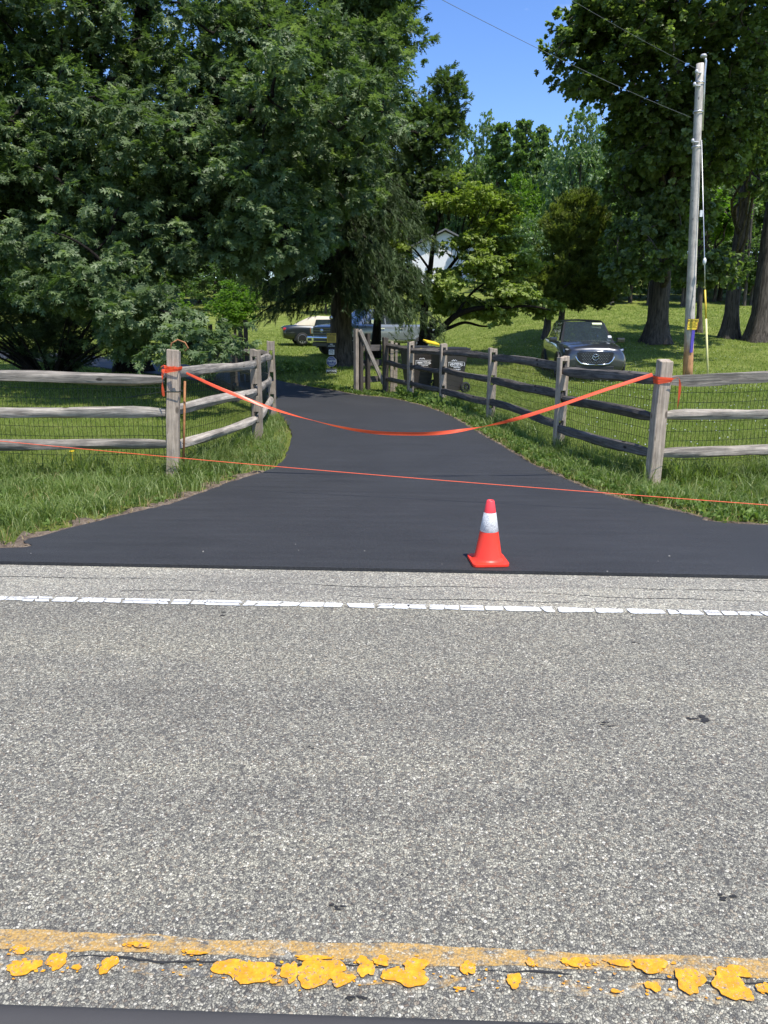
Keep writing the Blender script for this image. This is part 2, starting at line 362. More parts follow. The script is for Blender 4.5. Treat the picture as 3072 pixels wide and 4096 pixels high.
# ------------------------------------------------------------------ terrain
def gridmesh(xs, ys, dz=0.0):
    X, Y = np.meshgrid(xs, ys); Z = T(X, Y)+dz; V = np.stack([X, Y, Z], -1).reshape(-1, 3)
    nx, ny = len(xs), len(ys); i, j = np.meshgrid(np.arange(nx-1), np.arange(ny-1)); q = (j*nx+i).ravel()
    return V, np.stack([q, q+1, q+nx+1, q+nx], 1)
xs = np.concatenate([np.linspace(-600, -60, 12), np.linspace(-55, -14, 24), np.linspace(-12.5, 14, 100), np.linspace(16, 60, 28), np.linspace(80, 600, 10)])
ys = np.concatenate([[-400, -100, -30, -10], np.linspace(-5, 45, 170), np.linspace(47, 120, 35), [140, 180, 250, 400, 900]])
V, F = gridmesh(xs, ys); V[:, 2] += np.where((V[:, 1] < 5.2), -.05, 0)
tag(link('ground', npmesh('ground', V, F, M['lawn'], smooth=True)), kind='structure')
RE0, RE1 = G(0, 2262), G(3072, 2320)              # far edge of the old road surface
rd = (RE1-RE0); rd.z = 0; rd.normalize(); rn = Vector((-rd.y, rd.x, 0))
def roadp(s, t): p = RE0 + rd*s + rn*t; return Vector((p.x, p.y, 0))  # s along road, t beyond the edge
def st(p): q = Vector((p.x, p.y, 0))-Vector((RE0.x, RE0.y, 0)); return q.dot(rd), q.dot(rn)
W0, W1 = G(0, 2402), G(3072, 2462); tw = (st(W0)[1]+st(W1)[1])/2
def strip(name, t0, t1, z, mt, s0=-300, s1=300, parent=None):
    o = MB().grid([[roadp(s, t0)+Vector((0, 0, z)) for s in (s0, s1)], [roadp(s, t1)+Vector((0, 0, z)) for s in (s0, s1)]]).build(name, mt, parent)
    return o
road = strip('road', -9, tw, .008, M['road']); tag(road, kind='structure')
tag(strip('road_shoulder', tw, -.005, .0085, M['shoulder']), kind='structure')
# driveway outline measured on the ground
LE = [(0, 2205), (100, 2175), (300, 2122), (500, 2070), (650, 2036), (800, 1985), (950, 1930), (1080, 1888), (1132, 1850), (1160, 1790), (1166, 1735), (1142, 1690), (1118, 1660), (1095, 1620)]
RE = [(3072, 2115), (2800, 2080), (2600, 2035), (2400, 1985), (2250, 1925), (2100, 1850), (1950, 1760), (1850, 1700), (1780, 1662), (1700, 1632), (1600, 1606), (1540, 1595), (1440, 1586), (1330, 1566), (1200, 1545)]
Lp = [G(*p) for p in LE]; Rp = [G(*p) for p in RE]
def smoothp(P, k=6):
    o = []
    for i in range(len(P)-1):
        p0, p1, p2, p3 = P[max(i-1, 0)], P[i], P[i+1], P[min(i+2, len(P)-1)]
        for j in range(k):
            t = j/k; o.append(.5*((2*p1)+(p2-p0)*t+(2*p0-5*p1+4*p2-p3)*t*t+(3*p1-p0-3*p2+p3)*t**3))
    return o+[P[-1]]
Lq = [Vector((-6.5, 5.0, 0))]+[Vector((-5.2, 5.02, 0))]+Lp+[Vector((-2.6, 16.2, 0)), Vector((-5, 19.2, 0)), Vector((-9, 23.2, 0)), Vector((-14, 27, 0)), Vector((-22, 30, 0)), Vector((-40, 33, 0))]
Rq = [Vector((7.5, 4.75, 0))]+Rp+[Vector((-4.6, 22.4, 0)), Vector((-8.5, 26.5, 0)), Vector((-14, 30.5, 0)), Vector((-22, 33.5, 0)), Vector((-40, 36.5, 0))]
def jit(P, a):
    r = random.Random(3); o = []
    for p in P: o.append(Vector((p.x+r.uniform(-a, a), p.y+r.uniform(-a, a), 0)))
    return o
Ls, Rs = jit(smoothp(Lq), .018), jit(smoothp(Rq), .018)
def resample(P, n):
    d = [0]
    for i in range(1, len(P)): d.append(d[-1]+(P[i]-P[i-1]).length)
    o = []
    for k in range(n):
        t = d[-1]*k/(n-1); i = min(max(np.searchsorted(d, t), 1), len(P)-1)
        o.append(P[i-1].lerp(P[i], (t-d[i-1])/max(d[i]-d[i-1], 1e-6)))
    return o
edge = [roadp(s, 0) for s in (-2.5, 9.5)]
poly = [Vector((-6.6, roadp(-2.9, 0).y, 0))] + Ls + Rs[::-1] + [Vector((7.6, 4.2, 0))]
# rebuild polygon cleanly: near edge follows the road edge line
near = [roadp(s, 0) for s in np.linspace(12, -4, 40)]
PXY = np.array([(p.x, p.y) for p in Ls+Rs[::-1]+[q for q in near if -6.5 < q.x < 7.5]])
def inside(x, y, P=None):
    P = PXY if P is None else P; c = np.zeros(len(x), bool); j = len(P)-1
    for i in range(len(P)):
        xi, yi = P[i]; xj, yj = P[j]
        cnd = ((yi > y) != (yj > y)) & (x < (xj-xi)*(y-yi)/((yj-yi) if yj != yi else 1e-9)+xi); c ^= cnd; j = i
    return c
def slab(name, P, dz, th, mt, sub=.45):
    bm = bmesh.new(); vs_ = [bm.verts.new((p[0], p[1], 0)) for p in P]; f = bm.faces.new(vs_)
    bmesh.ops.triangulate(bm, faces=[f])
    for k in range(4):   # drape: split long edges
        long = [e for e in bm.edges if e.calc_length() > 3.0/(k+1)+.8]
        if long: bmesh.ops.subdivide_edges(bm, edges=long, cuts=1, use_grid_fill=False); bmesh.ops.triangulate(bm, faces=[f for f in bm.faces if len(f.verts) > 3])
    be = [e for e in bm.edges if e.is_boundary]
    for v in bm.verts: v.co.z = Tz(v.co.x, v.co.y)+dz
    r = bmesh.ops.extrude_edge_only(bm, edges=be)
    for v in [g for g in r['geom'] if isinstance(g, bmesh.types.BMVert)]:
        v.co.z -= th
    bmesh.ops.recalc_face_normals(bm, faces=bm.faces)
    me = bpy.data.meshes.new(name); bm.to_mesh(me); bm.free(); me.materials.append(mt); o = link(name, me)
    up = me.polygons[0].normal.z
    return o
tag(slab('driveway', PXY, .030, .06, M['drive']), kind='structure')
# soil bank along the edges
def soil(name, P, w0, w1, side, h=.03):
    r = random.Random(5); mb = MB(); rows = []
    P = resample(P, 260)
    for i, p in enumerate(P):
        t = (P[min(i+1, len(P)-1)]-P[max(i-1, 0)]); t.z = 0; t.normalize(); nn = Vector((-t.y, t.x, 0))*side
        ww = w0+(w1-w0)*abs(math.sin(i*.21)+.5*math.sin(i*.53+1))/1.5; row = []
        for k, f in enumerate((-.03, .15, .4, .7, 1.0)):
            q = p+nn*ww*f*(1+r.uniform(-.3, .3)); row.append(Vector((q.x, q.y, Tz(q.x, q.y)+[.012, .034, h, h*.6, -.03][k]+(r.uniform(-.008, .010) if 0 < k < 4 else 0))))
        rows.append(row)
    mb.grid(rows); return tag(mb.build(name, M['soil'], smooth=False), kind='structure')
soil('soil_bank', [p for p in Ls if p.y < 7.6], .04, .34, 1)
soil('soil_bank', [p for p in Rs if p.y < 19], .05, .17, -1)
# ------------------------------------------------------------------ road markings
def blob(mb, cx, cy, rx, ry, z, h=.003, n=13, r=None, rot=0, rough=.3):
    r = r or random; P = []; ph_ = r.uniform(0, 6.28)
    for k in range(n):
        a = 2*math.pi*k/n; q = 1+r.uniform(-rough, rough*.6) if n < 30 else 1+.16*math.sin(2*a+ph_)+.14*math.sin(3*a+2.3*ph_)+.08*math.sin(5*a+4.1*ph_)+.05*math.sin(9*a+ph_)+r.uniform(-.03, .03); x, y = rx*q*math.cos(a), ry*q*math.sin(a)
        P.append(Vector((cx+x*rd.x - y*rd.y, cy+x*rd.y+y*rd.x, 0)))
    P = [p_ for p_ in smoothp(P[-2:]+P+P[:2], 3)[6:-6]] if n > 12 else P
    P = [(p_.x, p_.y) for p_ in P]
    mb.prism(P, h, Matrix.Translation((0, 0, z)))
wl = tag(empty('white_edge_line'), kind='structure'); rr = random.Random(21)
s = -6.0
while s < 12.5:
    L = rr.choice([.06, .08, .1, .13, .15, .2]); g_ = rr.uniform(.007, .018)
    if rr.random() < .04: s += .03
    w0 = .035*rr.uniform(.65, 1.1); w1 = .035*rr.uniform(.6, 1.1); sk = rr.uniform(-.02, .02)
    P = [(s, -w0*.8), (s+L*.1, -w0), (s+L*.92, -w1), (s+L+sk*.3, -w1*.7), (s+L+sk, w1*.75), (s+L*.93, w1), (s+L*.08, w0*1.0), (s+sk, w0*.8)]
    Q = [roadp(a, tw+t) for a, t in P]
    if rr.random() < .3:   # split along its length by a crack
        for lo in (0, 1):
            PP = [(a, (-w0 if not lo else w0*.18)) for a in (s, s+L)] + [(a, (-.1*w0 if not lo else w0)) for a in (s+L+sk, s+L*.5, s+sk)]
            MB().prism([(roadp(a, tw+t).x, roadp(a, tw+t).y) for a, t in PP], .003, Matrix.Translation((0, 0, .011))).build('paint_patch', M['white_paint'], wl)
    else:
        MB().prism([(q.x, q.y) for q in Q], .003, Matrix.Translation((0, 0, .011))).build('paint_patch', M['white_paint'], wl)
    s += L+g_
ty0 = (st(G(0, 3738))[1]+st(G(3072, 3838))[1])/2; ty1 = (st(G(0, 3845))[1]+st(G(3072, 3930))[1])/2
yl = tag(empty('yellow_centre_line'), kind='structure')
def wob(name, t0, t1, z, mt, s0, s1, par, a, seed):
    r = random.Random(seed); rows = []; ph = r.uniform(0, 9)
    for s_ in np.arange(s0, s1, .03):
        w_ = lambda k: a*(math.sin(s_*7+k+ph)+.6*math.sin(s_*19+2*k)+r.uniform(-.6, .6))
        rows.append([roadp(s_, t0+w_(0))+Vector((0, 0, z)), roadp(s_, t1+w_(4))+Vector((0, 0, z))])
    return MB().grid(rows).build(name, mt, par)
wob('worn_paint_band', ty0, ty1+.018, .0092, M['ylow'], -2, 8, yl, .004, 1)
wob('worn_paint_band', ty1-.008, ty1-.046, .0090, M['ylow2'], -2, 8, yl, .008, 2)
mb = MB()
rows = []
r = random.Random(9)
for s_ in np.arange(-2, 8, .02):
    c = ty1+.004+.006*math.sin(s_*5)+.004*math.sin(s_*23)+r.uniform(-.002, .002); hw = max(.0002, .0022*(.3+math.sin(s_*9+2*math.sin(s_*4))+r.uniform(-.5, .5)))
    rows.append([roadp(s_, c-hw)+Vector((0, 0, .0104)), roadp(s_, c+hw)+Vector((0, 0, .0104))])
crackm = simple('tar_black_crack', (.02, .02, .02), .9)
mb.grid(rows).build('crack', crackm, yl)
BL = [(85, 3815, 30, 14), (230, 3860, 34, 30), (95, 3885, 70, 22), (310, 3885, 16, 10), (435, 3875, 28, 30), (985, 3900, 112, 42), (1160, 3905, 30, 38), (1275, 3905, 95, 45), (1370, 3935, 45, 22), (1465, 3890, 28, 34),
      (1450, 3860, 26, 14), (1525, 3860, 34, 16), (1625, 3925, 80, 34), (1660, 3880, 48, 26), (1870, 3890, 26, 26), (1250, 3850, 60, 10), (2055, 3940, 30, 24), (2120, 3868, 18, 12), (2300, 3865, 60, 14), (2480, 3870, 50, 10), (2600, 3880, 70, 22), (2610, 3965, 26, 18),
      (2755, 3940, 50, 44), (2920, 3960, 70, 46), (2940, 3905, 60, 16), (3060, 3975, 30, 20), (1100, 3945, 20, 8), (1840, 3975, 22, 6), (2460, 3985, 20, 6), (780, 3830, 40, 7), (560, 3798, 40, 9)]
FR_ = []
for u, v, a, b_ in BL:
    for k in range(3 if a < 40 else 7): FR_.append((u+rr.gauss(0, a*.95), v+rr.gauss(0, b_*.8), rr.uniform(4, 11), rr.uniform(2, 6)))
for k in range(60): u = rr.uniform(-60, 3130); FR_.append((u, 3868+u*.034+rr.gauss(0, 34), rr.uniform(3, 10), rr.uniform(2, 5)))
frb = MB()
for k, (u, v, a, b_) in enumerate(FR_):
    p = G(u, v); blob(frb, p.x, p.y, (G(u+a, v)-p).length, (G(u, v+b_)-p).length, .0106+.00002*k, .0006, 8, rr, rough=.5)
frb.build('paint_flecks', M['yel'], yl)['kind'] = 'stuff'
for bi, (u, v, a, b_) in enumerate(BL):
    p = G(u, v); k = (G(u+a, v)-G(u-a, v)).length/2; kk = (G(u, v-b_)-G(u, v+b_)).length/2
    mb = MB(); blob(mb, p.x, p.y, k*1.05, kk*1.12, .0128+.0001*bi, .0012, 34, rr, rough=.30)
    mb.build('paint_patch', M['yel'], yl)
# cracks in the shoulder and dark tar spots on the road
ck = MB()
for t_c, s0, s1, ph in ((tw*.42, -4, 5.2, 0), (tw*.62, 3.2, 7.5, 2), (tw*.12, 4.6, 7.0, 4), (tw*.75, 1, 4, 5)):
    rows = []
    for s_ in np.arange(s0, s1, .025):
        c = t_c+.03*math.sin(s_*1.9+ph)+.012*math.sin(s_*7+ph)+r.uniform(-.004, .004); hw = .0022*(1+.7*math.sin(s_*3+ph))*r.uniform(.3, 1.4)
        rows.append([roadp(s_, c-hw)+Vector((0, 0, .0105)), roadp(s_, c+hw)+Vector((0, 0, .0105))])
    ck.grid(rows)
ck.build('crack', crackm, road)
tar = MB()
for u, v, a in ((2430, 2905, 26), (2780, 2880, 50), (1620, 3510, 16), (1350, 3640, 34), (2900, 3600, 36), (1250, 3000, 18), (330, 2860, 12), (890, 2462, 24), (2545, 2580, 18), (1900, 3200, 8), (370, 3380, 10), (1420, 4000, 40)):
    for k in range(5 if a > 20 else 2):
        uu, vv_ = u+rr.uniform(-a, a), v+rr.uniform(-a, a)*.35
        p = G(uu, vv_); q = (G(uu+a*.45, vv_)-p).length
        blob(tar, p.x, p.y, q*rr.uniform(.5, 1), q*rr.uniform(.2, .5), .0098+.0002*k, .001, 9, rr, rough=.5)
tar.build('tar_spots', crackm, road)
# small stones and grit on the asphalt
mb = MB()
for k in range(26):
    s_ = rr.uniform(-1, 8); t_ = rr.uniform(-.35, .5); p = roadp(s_, t_); q = rr.uniform(.003, .008)
    b0 = len(mb.v); P = [(q*rr.uniform(.6, 1)*math.cos(a), q*rr.uniform(.6, 1)*math.sin(a)) for a in (0, 1.2, 2.5, 3.7, 5)]
    mb.prism([(p.x+a, p.y+b_) for a, b_ in P], q*.8, Matrix.Translation((0, 0, .03 if t_ > 0 else .008)))
tag(mb.build('grit', simple('pale_grit', (.3, .28, .24), .9), smooth=False), 'loose grit scattered along the edge of the fresh driveway', 'grit', kind='stuff')
# ------------------------------------------------------------------ grass
LP = [Vector((-2.23, 7.34, 0)), Vector((-1.78, 9.93, 0)), Vector((-1.98, 12.6, 0))]
RPp = [Vector((2.76, 7.16, 0)), Vector((2.27, 9.19, 0)), Vector((1.77, 11.9, 0)), Vector((1.17, 14.5, 0)), Vector((.56, 15.7, 0)), Vector((.02, 17.1, 0))]
LA, RA = Vector((-4.95, 7.45, 0)), Vector((5.1, 7.85, 0))
def infield(x, y):   # behind the fences
    l = np.array([(-60, 7.8), (LA.x, LA.y), (LP[0].x, LP[0].y), (LP[1].x, LP[1].y), (LP[2].x, LP[2].y), (-4, 17), (-60, 60)])
    r_ = np.array([(60, 9.5), (RA.x, RA.y)]+[(p.x, p.y) for p in RPp]+[(0, 90), (60, 90)])
    return inside(x, y, l) | inside(x, y, r_)
def infrustum(x, y, z, m=1.04):
    p = np.stack([x, y, z-CAM_H], 1) @ np.array(C3)
    u = p[:, 0]/(-p[:, 2])*FPX; v = p[:, 1]/(-p[:, 2])*FPX
    return (p[:, 2] < 0) & (np.abs(u) < 1536*m+80) & (np.abs(v) < 2048*m)
def blades(name, x, y, h, wd, lean, mt, zoff=0.0, rndbias=0, tris=3):
    n_ = len(x); z = T(x, y)+zoff; a = RNG.uniform(0, 2*np.pi, n_); la = RNG.uniform(0, 2*np.pi, n_)
    L = lean*RNG.uniform(.2, 1, n_)*h; dx, dy = np.cos(la)*L, np.sin(la)*L; wx, wy = np.cos(a)*wd/2, np.sin(a)*wd/2
    b = np.stack([x, y, z-.01], 1); W = np.stack([wx, wy, 0*wx], 1); D = np.stack([dx, dy, 0*dx], 1); U = np.stack([0*h, 0*h, h], 1)
    if tris == 3:
        V = np.stack([b-W, b+W, b+D*.32+U*.6-W*.75, b+D*.32+U*.6+W*.75, b+D+U*(1-.25*np.minimum(1, np.hypot(dx, dy)/h))[:, None]], 1)
        F = (np.arange(n_)*5)[:, None, None]+np.array([[0, 1, 3], [0, 3, 2], [2, 3, 4]])[None]; k = 5
    else:
        V = np.stack([b-W, b+W, b+D+U], 1); F = (np.arange(n_)*3)[:, None, None]+np.array([[0, 1, 2]])[None]; k = 3
    rn_ = np.clip(RNG.beta(2, 2.5, n_)+rndbias, 0, 1)
    return npmesh(name, V.reshape(-1, 3), F.reshape(-1, 3), mt, np.repeat(rn_, k))
def free(x, y, pad=0.0):
    ok = ~inside(x, y)
    if pad:
        for dx, dy in ((pad, 0), (-pad, 0), (0, pad), (0, -pad), (pad*.7, pad*.7), (-pad*.7, pad*.7), (pad*.7, -pad*.7), (-pad*.7, -pad*.7)): ok &= ~inside(x+dx, y+dy)
    p = (x-RE0.x)*rn.x+(y-RE0.y)*rn.y
    return ok & (p > .03+pad)
def scatter(n_, x0, x1, y0, y1, cond):
    x, y = RNG.uniform(x0, x1, n_), RNG.uniform(y0, y1, n_); ok = cond(x, y); x, y = x[ok], y[ok]
    ok = infrustum(x, y, T(x, y)+.05); return x[ok], y[ok]
def pn_(x, y, s=1.0, k=0): return .5+.25*(np.sin(x*2.3*s+k)+np.sin(y*3.1*s+1.3*k+x*s))+.0*x
def clump(x, y):   # value-noise like clumping
    return np.clip(.5+.5*np.sin(x*5.1+np.sin(y*4.3)*1.7)*np.sin(y*6.3+np.sin(x*3.7)*1.9), 0, 1)
x, y = scatter(330000, -7.5, 7.5, 4.6, 14, lambda x, y: free(x, y, .05) & (free(x, y, .26) | (RNG.random(len(x)) < .25+.6*(np.sin(x*4+y*2.3) > -.1)*(y > 6.4))) & ~infield(x, y) & (RNG.random(len(x)) < .25+.75*clump(x, y)*1.0))
h = (.05+.17*clump(x*.7+3, y*.7)*RNG.beta(2, 2, len(x))+.07*RNG.random(len(x)))
tag(link('verge_grass', blades('verge_grass', x, y, h, .0065+.003*RNG.random(len(x)), .9, M['blade'])), 'tall unmown grass on the verge between fence and driveway', 'grass', kind='stuff')
x, y = scatter(70000, -7.5, 7.5, 4.6, 14, lambda x, y: free(x, y, .0) & ~free(x, y, .30) & (RNG.random(len(x)) < .3+.7*(x > 0)))
tag(link('dry_grass_edge', blades('dry_grass_edge', x, y, .02+.05*RNG.random(len(x)), .006, 2.2, M['straw'], .03)), 'dry yellowed grass lying on the soil along the driveway edge', 'grass', kind='stuff')
x, y = scatter(420000, -9.5, 11.5, 7.0, 19, lambda x, y: free(x, y, .1) & infield(x, y) & (RNG.random(len(x)) < np.minimum(1, (10/y)**1.5)))
h = .035+.045*RNG.random(len(x))+.05*(RNG.random(len(x)) < .05)
me = blades('lawn_grass', x, y, h, .008*np.maximum(1, y/11), 1.0, M['mown'], tris=1)
tag(link('lawn_grass', me), 'mown lawn grass close behind the wire fences', 'grass', kind='stuff')
x, y = scatter(330000, -22, 26, 17, 46, lambda x, y: free(x, y, .15) & (RNG.random(len(x)) < (19/y)**1.3))
me = blades('far_lawn_grass', x, y, .05+.05*RNG.random(len(x)), .016*y/17, 1.1, M['mown'], tris=1)
tag(link('far_lawn_grass', me), 'mown lawn running up the slope to the wood', 'grass', kind='stuff')
x, y = scatter(16000, -7.5, 7.5, 4.6, 14, lambda x, y: free(x, y, .05) & ~infield(x, y) & (RNG.random(len(x)) < .2+.8*(clump(x*.9+1, y*1.1) < .35)))
tag(link('dead_grass_blades', blades('dead_grass_blades', x, y, .05+.14*RNG.random(len(x)), .006, 1.4, M['straw'])), 'pale dead blades mixed into the verge grass', 'grass', kind='stuff')
# tall tufts along the fence line
tx, ty_, th = [], [], []
for a, b_, dens in ((LA, LP[0], 26), (LP[0], LP[1], 16), (RPp[0], RPp[1], 20), (RPp[1], RPp[2], 14), (RPp[0], RA, 26), (LP[0], LP[0]+Vector((.1, 0, 0)), 3), (RPp[2], RPp[3], 8)):
    for k in range(dens):
        t = random.random(); p = a.lerp(b_, t); q = Vector((p.x+random.gauss(0, .09), p.y+random.gauss(0, .09)-.05, 0)); m_ = random.randint(25, 80)
        tx += [q.x+random.gauss(0, .035) for _ in range(m_)]; ty_ += [q.y+random.gauss(0, .035) for _ in range(m_)]; th += [random.uniform(.12, .36) for _ in range(m_)]
for k in range(70):
    p = Vector((random.uniform(-5, -1.2), random.uniform(5.4, 7.2), 0)) if k % 2 else Vector((random.uniform(2.2, 5), random.uniform(5.2, 7), 0))
    if not free(np.array([p.x]), np.array([p.y]), .2)[0]: continue
    m_ = random.randint(30, 90); tx += [p.x+random.gauss(0, .03) for _ in range(m_)]; ty_ += [p.y+random.gauss(0, .03) for _ in range(m_)]; th += [random.uniform(.1, .27) for _ in range(m_)]
tx, ty_, th = map(np.array, (tx, ty_, th))
tag(link('grass_tufts', blades('grass_tufts', tx, ty_, th, .008, 1.3, M['blade'], rndbias=.0)), 'long grass tufts along the foot of the rail fences', 'grass', kind='stuff')
# ------------------------------------------------------------------ leaf engines
def leaf_tpl(kind):
    if kind == 'oak':
        V = [(0, 0, 0), (.5, .10, .0), (1, 0, -.12), (.5, -.10, .0)]; F = [(0, 1, 2), (0, 2, 3)]
        for s in (1, -1):
            for a in (((.12, .02), (.33, .27), (.42, .085)), ((.45, .09), (.70, .34), (.66, .07)), ((.7, .06), (.94, .2), (.9, .02))):
                b = len(V); V += [(q[0], q[1]*s, (-.05 if i == 1 else 0)-.1*max(0, q[0]-.4)) for i, q in enumerate(a)]; F.append((b, b+1, b+2) if s < 0 else (b, b+2, b+1))
    elif kind == 'ovate':
        V = [(0, 0, 0), (.45, .27, .06), (1, 0, -.18), (.45, -.27, .06), (.5, 0, -.02)]; F = [(0, 4, 1), (4, 2, 1), (0, 3, 4), (4, 3, 2)]
    elif kind == 'maple':
        V = [(0, 0, 0), (.5, .22, .03), (1, 0, -.15), (.5, -.22, .03), (.25, .48, 0), (.25, -.48, 0), (.72, .4, -.05), (.72, -.4, -.05)]
        F = [(0, 2, 1), (0, 3, 2), (0, 1, 4), (0, 5, 3), (1, 2, 6), (3, 7, 2)]
    elif kind == 'bg':
        V = [(0, 0, 0), (.5, .38, .05), (1, 0, -.1), (.5, -.38, .05)]; F = [(0, 2, 1), (0, 3, 2)]
    elif kind == 'needle':
        V = [(0, .5, 0), (0, -.5, 0), (1, 0, -.1)]; F = [(0, 1, 2)]
    return np.array(V, float), np.array(F)
def basis(d, up):
    x = d/np.linalg.norm(d, axis=-1, keepdims=True); y = np.cross(up, x); y /= np.maximum(np.linalg.norm(y, axis=-1, keepdims=True), 1e-6); z = np.cross(x, y)
    return np.stack([x, y, z], -1)
def spray_tpl(kind, K, L, Wd, spread, flat, axis_len, rs):
    """K leaves around a twig pointing +X; returns verts, faces, leaf index"""
    V0, F0 = leaf_tpl(kind); V0 = V0*np.array([L, L*Wd, L]); r = np.random.default_rng(rs)
    az = np.linspace(0, 2*np.pi, K, endpoint=False)+r.uniform(-.4, .4, K); sp_ = r.uniform(.35, 1, K)*spread
    d = np.stack([np.cos(sp_), np.sin(sp_)*np.cos(az), np.sin(sp_)*np.sin(az)*flat], 1)
    up = np.array([0, 0, 1.])+r.normal(0, .35, (K, 3)); B = basis(d, up); s = r.uniform(.7, 1.15, K)
    o = np.stack([r.uniform(-axis_len, 0, K), np.zeros(K), np.zeros(K)], 1)
    V = np.einsum('kij,vj->kvi', B, V0)*s[:, None, None]+o[:, None, :]
    F = F0[None]+(np.arange(K)*len(V0))[:, None, None]
    return V.reshape(-1, 3), F.reshape(-1, 3), len(V0)
def bake(name, tpls, pos, dirs, ups, scale, mt, r):
    VV, FF, AA, off = [], [], [], 0; N_ = len(pos); B = basis(dirs, ups); which = r.integers(0, len(tpls), N_)
    for t, (V0, F0, lv) in enumerate(tpls):
        s = which == t; k = s.sum()
        if not k: continue
        V = np.einsum('nij,vj->nvi', B[s], V0)*scale[s][:, None, None]+pos[s][:, None, :]
        F = F0[None]+(np.arange(k)*len(V0))[:, None, None]+off; K = len(V0)//lv
        base = r.beta(2, 3, k)
        a = np.clip(base[:, None]+r.normal(0, .13, (k, K)), 0, 1); AA.append(np.repeat(a.ravel(), lv)); VV.append(V.reshape(-1, 3)); FF.append(F.reshape(-1, 3)); off += k*len(V0)
    return npmesh(name, np.concatenate(VV), np.concatenate(FF), mt, np.concatenate(AA))
def clusters_in(ells, r, shell=.45):
    P, W = [], []
    for (c, rad, n_) in ells:
        d = r.normal(0, 1, (n_, 3)); d /= np.linalg.norm(d, axis=1, keepdims=True); q = r.uniform(0, 1, n_)**shell
        P.append(np.array(c)+d*q[:, None]*np.array(rad)); 
    return np.concatenate(P)
def crown(name, cl, ctr, rad, per, tpls, mt, r, flat=.5, droop=.15, scale=(.8, 1.15), parent=None):
    n_ = len(cl)*per; c = np.repeat(cl, per, 0); d = r.normal(0, 1, (n_, 3)); d /= np.linalg.norm(d, axis=1, keepdims=True)
    q = r.uniform(.15, 1, n_)**.5; rr_ = np.repeat(r.uniform(rad*.6, rad*1.25, len(cl)), per)
    pos = c+d*(q*rr_)[:, None]*np.array([1, 1, flat])
    out_ = c-np.array(ctr); out_ /= np.linalg.norm(out_, axis=1, keepdims=True)+1e-6
    dr = d*np.array([1, 1, .5])+out_*.7+r.normal(0, .3, (n_, 3)); dr[:, 2] -= droop*2
    up = np.array([0, 0, 1.])+r.normal(0, .3, (n_, 3))+out_*.25
    me = bake(name, tpls, pos, dr, up, r.uniform(*scale, n_), mt, r)
    return link(name, me, None, parent)
def bez(a, b, c, n=7): return [(a*(1-t)**2+b*2*t*(1-t)+c*t*t) for t in np.linspace(0, 1, n)]
def limbs(trunk_pts, trunk_r, cl, r, n_limb=12, parent=None, mt=None, twig=True, name='branch', thick=.13, rise=.35):
    """trunk + limbs reaching leaf clusters"""
    tp = [Vector(p) for p in trunk_pts]
    mb = MB(); k = len(tp); pts = smoothp(tp, 4); n_ = len(pts)
    rads = [trunk_r*((1-i/(n_-1))**.8*.82+.18) for i in range(n_)]; rads[0] *= 1.5
    if n_ > 2: rads[1] *= 1.15
    base = pts[0].copy()
    mb.tube(pts, rads, 14, cap=False)
    # root flare ridges
    for v in mb.v[:28]:
        an = math.atan2(v.y-base.y, v.x-base.x); v.x += (v.x-base.x)*.18*math.sin(an*5); v.y += (v.y-base.y)*.18*math.sin(an*5)
    for v in mb.v: v += Vector((random.uniform(-1, 1), random.uniform(-1, 1), 0))*trunk_r*.05
    if twig: mb.build('trunk', mt, parent, smooth=True); mb = MB()
    hi = np.where(cl[:, 2] > pts[0].z+.27*(cl[:, 2].max()-pts[0].z))[0]; hi = hi if len(hi) > 3 else np.arange(len(cl)); idx = r.choice(hi, min(n_limb, len(hi)), replace=False); lim = []
    H = pts[-1].z-pts[0].z
    for i in idx:
        e = Vector(cl[i]); h_ = min(max((e.z-pts[0].z)*r.uniform(.55, .82), H*.15), H*.97); f = h_/H; j = min(int(f*(n_-1)), n_-1); a = pts[j]
        m_ = a.lerp(e, .5)+Vector((r.normal(0, .25), r.normal(0, .25), (e-a).length*rise*r.uniform(.2, .8)))
        p = bez(a, m_, e, 8); wl_ = (e-a).length*.035; p = [x_+Vector((r.normal(0, wl_), r.normal(0, wl_), r.normal(0, wl_)))*(0 if i_ in (0, 7) else 1) for i_, x_ in enumerate(p)]; p = smoothp(p, 2)[::1]; r0 = min(rads[j]*.6, thick*(.6+.1*(e-a).length)); mb.tube(p, [r0*(1-q/15)+.012 for q in range(15)], 6, cap=False); lim.append(p)
    allp = np.array([tuple(q) for p in lim for q in p[2:]])
    if twig and len(allp):
        dm = np.array([np.linalg.norm(allp-c, axis=1).min() for c in cl]); order = np.argsort(dm); buf = np.zeros((len(allp)+2*len(cl), 3)); nb_ = len(allp); buf[:nb_] = allp
        for c in cl[order]:
            d = np.linalg.norm(buf[:nb_]-c, axis=1); a = Vector(buf[d.argmin()]); e = Vector(c); buf[nb_] = c; buf[nb_+1] = np.array(a.lerp(e, .5)); nb_ += 2
            if (e-a).length < .1: continue
            m_ = a.lerp(e, .5)+Vector((r.normal(0, .12), r.normal(0, .12), r.normal(.1, .12))); mb.tube(bez(a, m_, e, 5), [.035, .028, .022, .016, .008], 4, cap=False)
    mb.build(name if twig else 'trunk', mt, parent, smooth=True)
def pruned(cl, keepouts):
    ok = np.ones(len(cl), bool)
    for c, rad in keepouts: ok &= np.linalg.norm((cl-np.array(c))/np.array(rad), axis=1) > 1
    return cl[ok]
def proj(P):
    p = (np.asarray(P)-np.array([0, 0, CAM_H])) @ np.array(C3); return p[:, 0]/(-p[:, 2])*FPX+1536, 2048-p[:, 1]/(-p[:, 2])*FPX
